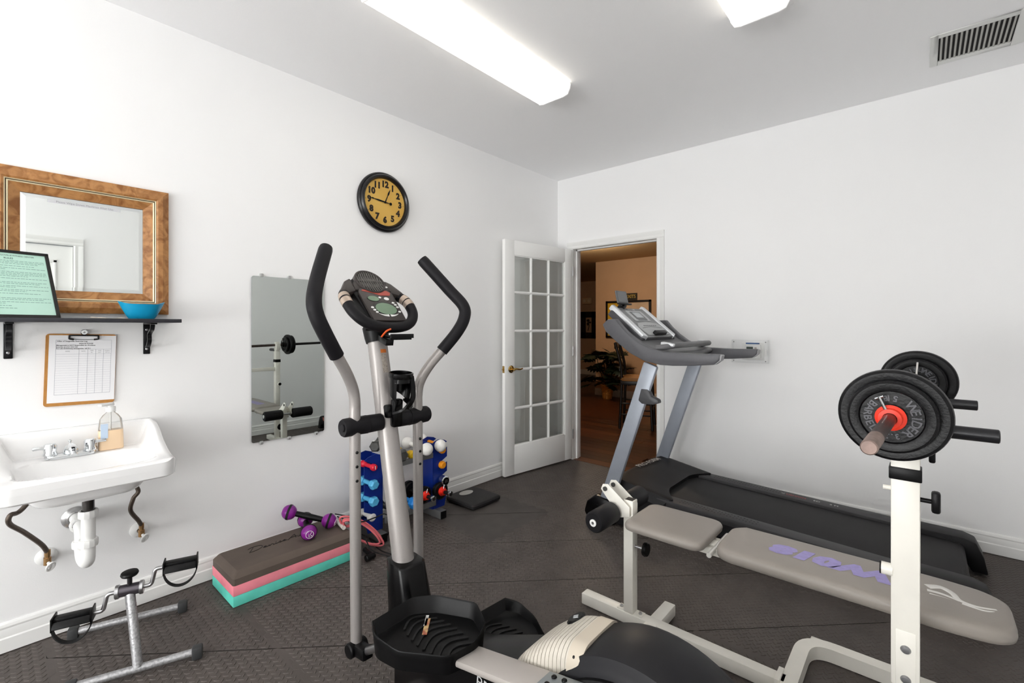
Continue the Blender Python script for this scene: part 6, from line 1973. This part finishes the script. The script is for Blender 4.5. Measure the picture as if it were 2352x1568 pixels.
for k in (0.25, 0.75):
    MB().lathe([(0, 0.012), (0.035, 0.008), (0.045, 0.0)], (A.x + (B.x - A.x) * k, 7.021, (A.z + B.z) / 2), (0, -1, 0), 16).build('lamp_head', M('lamp_lens', rgb(235, 215, 180), 0.3), wl_)

# ---- potted plant
PP = hp(1395, 912, 3.66)
pt = thing('potted_plant', 'dark leafy plant in a gold wicker pot by the lounge wall', 'plant', (PP.x, 3.66, -0.012))
WICK = M('wicker', rgb(206, 144, 62), 0.45, 0.2, noise=0.4, nscale=30, bump=0.8, bscale=60)
pot = MB().lathe([(0, 0.0), (0.078, 0.0), (0.082, 0.01), (0.108, 0.245), (0.114, 0.25), (0.114, 0.262), (0.100, 0.262), (0.094, 0.235), (0, 0.235)], (0, 0, 0), (0, 0, 1), 28).build('pot', WICK, pt, local=True)
for k in range(9):
    z = 0.025 + k * 0.025
    r = 0.083 + 0.026 * z / 0.245
    MB().tube([(r * math.cos(2 * PI * i / 28), r * math.sin(2 * PI * i / 28), z + 0.003 * (-1) ** i) for i in range(28)], 0.0055, 6, closed=True).build('wicker_band', WICK, pot, local=True)
MB().lathe([(0, 0.238), (0.094, 0.236)], (0, 0, 0), (0, 0, 1), 20).build('soil', M('soil', rgb(40, 28, 18), 0.9), pt, local=True)
LEAFM = M('leaf_dark', rgb(22, 34, 20), 0.4, noise=0.3, nscale=10)
lf = MB()
ou = [(0, 0)]
for side_ in (1, -1):
    pts = [(0.03, 0.05), (0.10, 0.075), (0.06, 0.095), (0.125, 0.12), (0.07, 0.145), (0.12, 0.18), (0.06, 0.195), (0.09, 0.235), (0.035, 0.245), (0.0, 0.30)]
    ou2 = [(side_ * a, b) for a, b in pts]
    V3 = [Vector((0, 0, 0))] + [Vector((a, b, -0.9 * (b - 0.12) ** 2 - 0.4 * abs(a) ** 1.5)) for a, b in ou2]
    spn = [Vector((0, b, -0.9 * (b - 0.12) ** 2 + 0.004)) for a, b in ou2]
    vs = [Vector((0, 0, 0))] + V3[1:] + spn
    n_ = len(ou2)
    fs = [(0, 1, 1 + n_)] + [(1 + i, 2 + i, 2 + n_ + i, 1 + n_ + i) for i in range(n_ - 1)]
    lf.add(vs, fs if side_ > 0 else [f[::-1] for f in fs])
leaf_me = lf.mesh('leaf', angle=60)
leaf_me.materials.append(LEAFM)
rr = random.Random(4)
sm = MB()
tops = []
for k in range(62):
    a = rr.uniform(0, 2 * PI)
    h = rr.uniform(0.24, 0.86)
    rad = rr.uniform(0.06, 0.36) * (1.15 - 0.5 * abs(h - 0.5))
    ty_ = min(rad * math.sin(a), 0.02)
    tops.append((Vector((rad * math.cos(a), ty_, h)), a))
tops += [(Vector((-0.02, 0.0, 0.92)), 1.2), (Vector((-0.40, -0.1, 0.42)), PI), (Vector((-0.36, -0.1, 0.26)), PI + 0.3), (Vector((0.40, -0.1, 0.55)), 0.2)]
for k, (p, a) in enumerate(tops):
    s_ = rr.uniform(0.75, 1.15)
    o = piece('leaf', leaf_me, pt, tuple(p - Vector((math.cos(a), math.sin(a), 0)) * 0.10), Euler((rr.uniform(-0.5, 0.35), rr.uniform(-0.5, 0.5), a - PI / 2)))
    o.scale = (s_, s_, s_)
    if k % 5 == 0:
        MB().tube(spline([(0.02 * math.cos(a), 0.02 * math.sin(a), 0.23), tuple(p * 0.55 + Vector((0, 0, 0.12))), tuple(p - Vector((math.cos(a), math.sin(a), 0)) * 0.10)], 5), 0.006, 6).build('stem', LEAFM, pt, local=True)

# ---- counter chairs
CHB = M('chair_black', rgb(20, 16, 15), 0.4)
def chair(label, loc, rz):
    t = thing('counter_chair', label, 'chair', loc, 'counter chairs in the lounge', rot=Euler((0, 0, rz)))
    SZ = 0.615
    secs = []
    for ins, z in ((0.006, SZ - 0.01), (0.0, SZ + 0.005), (0.006, SZ + 0.03), (0.05, SZ + 0.045)):
        secs.append([(a, b, z) for a, b in rrect(-0.20 + ins, 0.20 - ins, -0.20 + ins, 0.20 - ins, 0.05, 4)])
    loft(secs).build('seat', M('seat_tan', rgb(168, 118, 62), 0.6, noise=0.1, nscale=8), t, local=True)
    MB().span((-0.19, -0.19, SZ - 0.06), (0.19, 0.19, SZ - 0.01)).build('seat_frame', CHB, t, local=True, bevel=0.004)
    for x, y in ((0.17, 0.17), (0.17, -0.17)):
        MB().tube([(x, y, SZ - 0.01), (x + 0.03, y * 1.1, 0.0)], 0.017, 10).build('leg', CHB, t, local=True)
    for y in (0.17, -0.17):
        MB().tube(spline([(-0.20, y * 1.1, 0.0), (-0.175, y, SZ - 0.02), (-0.195, y, SZ + 0.22), (-0.26, y, 1.085)], 6), 0.018, 10).build('leg', CHB, t, local=True)
    MB().bar((-0.257, -0.18, 1.05), (-0.257, 0.18, 1.05), 0.022, 0.085, bev=0.006).build('top_rail', CHB, t, local=True)
    MB().bar((-0.20, -0.17, SZ + 0.13), (-0.20, 0.17, SZ + 0.13), 0.018, 0.035).build('lower_rail', CHB, t, local=True)
    for s in (-1, 1):
        MB().tube(spline([(-0.205, s * 0.155, SZ + 0.14), (-0.215, s * 0.02, SZ + 0.24), (-0.225, -s * 0.02, SZ + 0.29), (-0.252, -s * 0.155, 1.02)], 6), 0.010, 8).build('back_cross', CHB, t, local=True)
    for z in (0.18, 0.32):
        MB().tube([(-0.19, -0.18, z), (0.19, -0.18, z)], 0.010, 8).build('stretcher', CHB, t, local=True)
        MB().tube([(-0.19, 0.18, z), (0.19, 0.18, z)], 0.010, 8).build('stretcher', CHB, t, local=True)
    MB().tube([(0.19, -0.18, 0.25), (0.19, 0.18, 0.25)], 0.010, 8).build('stretcher', CHB, t, local=True)
    return t
chair('black counter chair with tan seat beside the potted plant', (-0.02, 1.78, -0.0015), 0.35)
chair('black counter chair mostly hidden behind the door jamb and treadmill', (0.42, 2.30, -0.0015), 0.20)
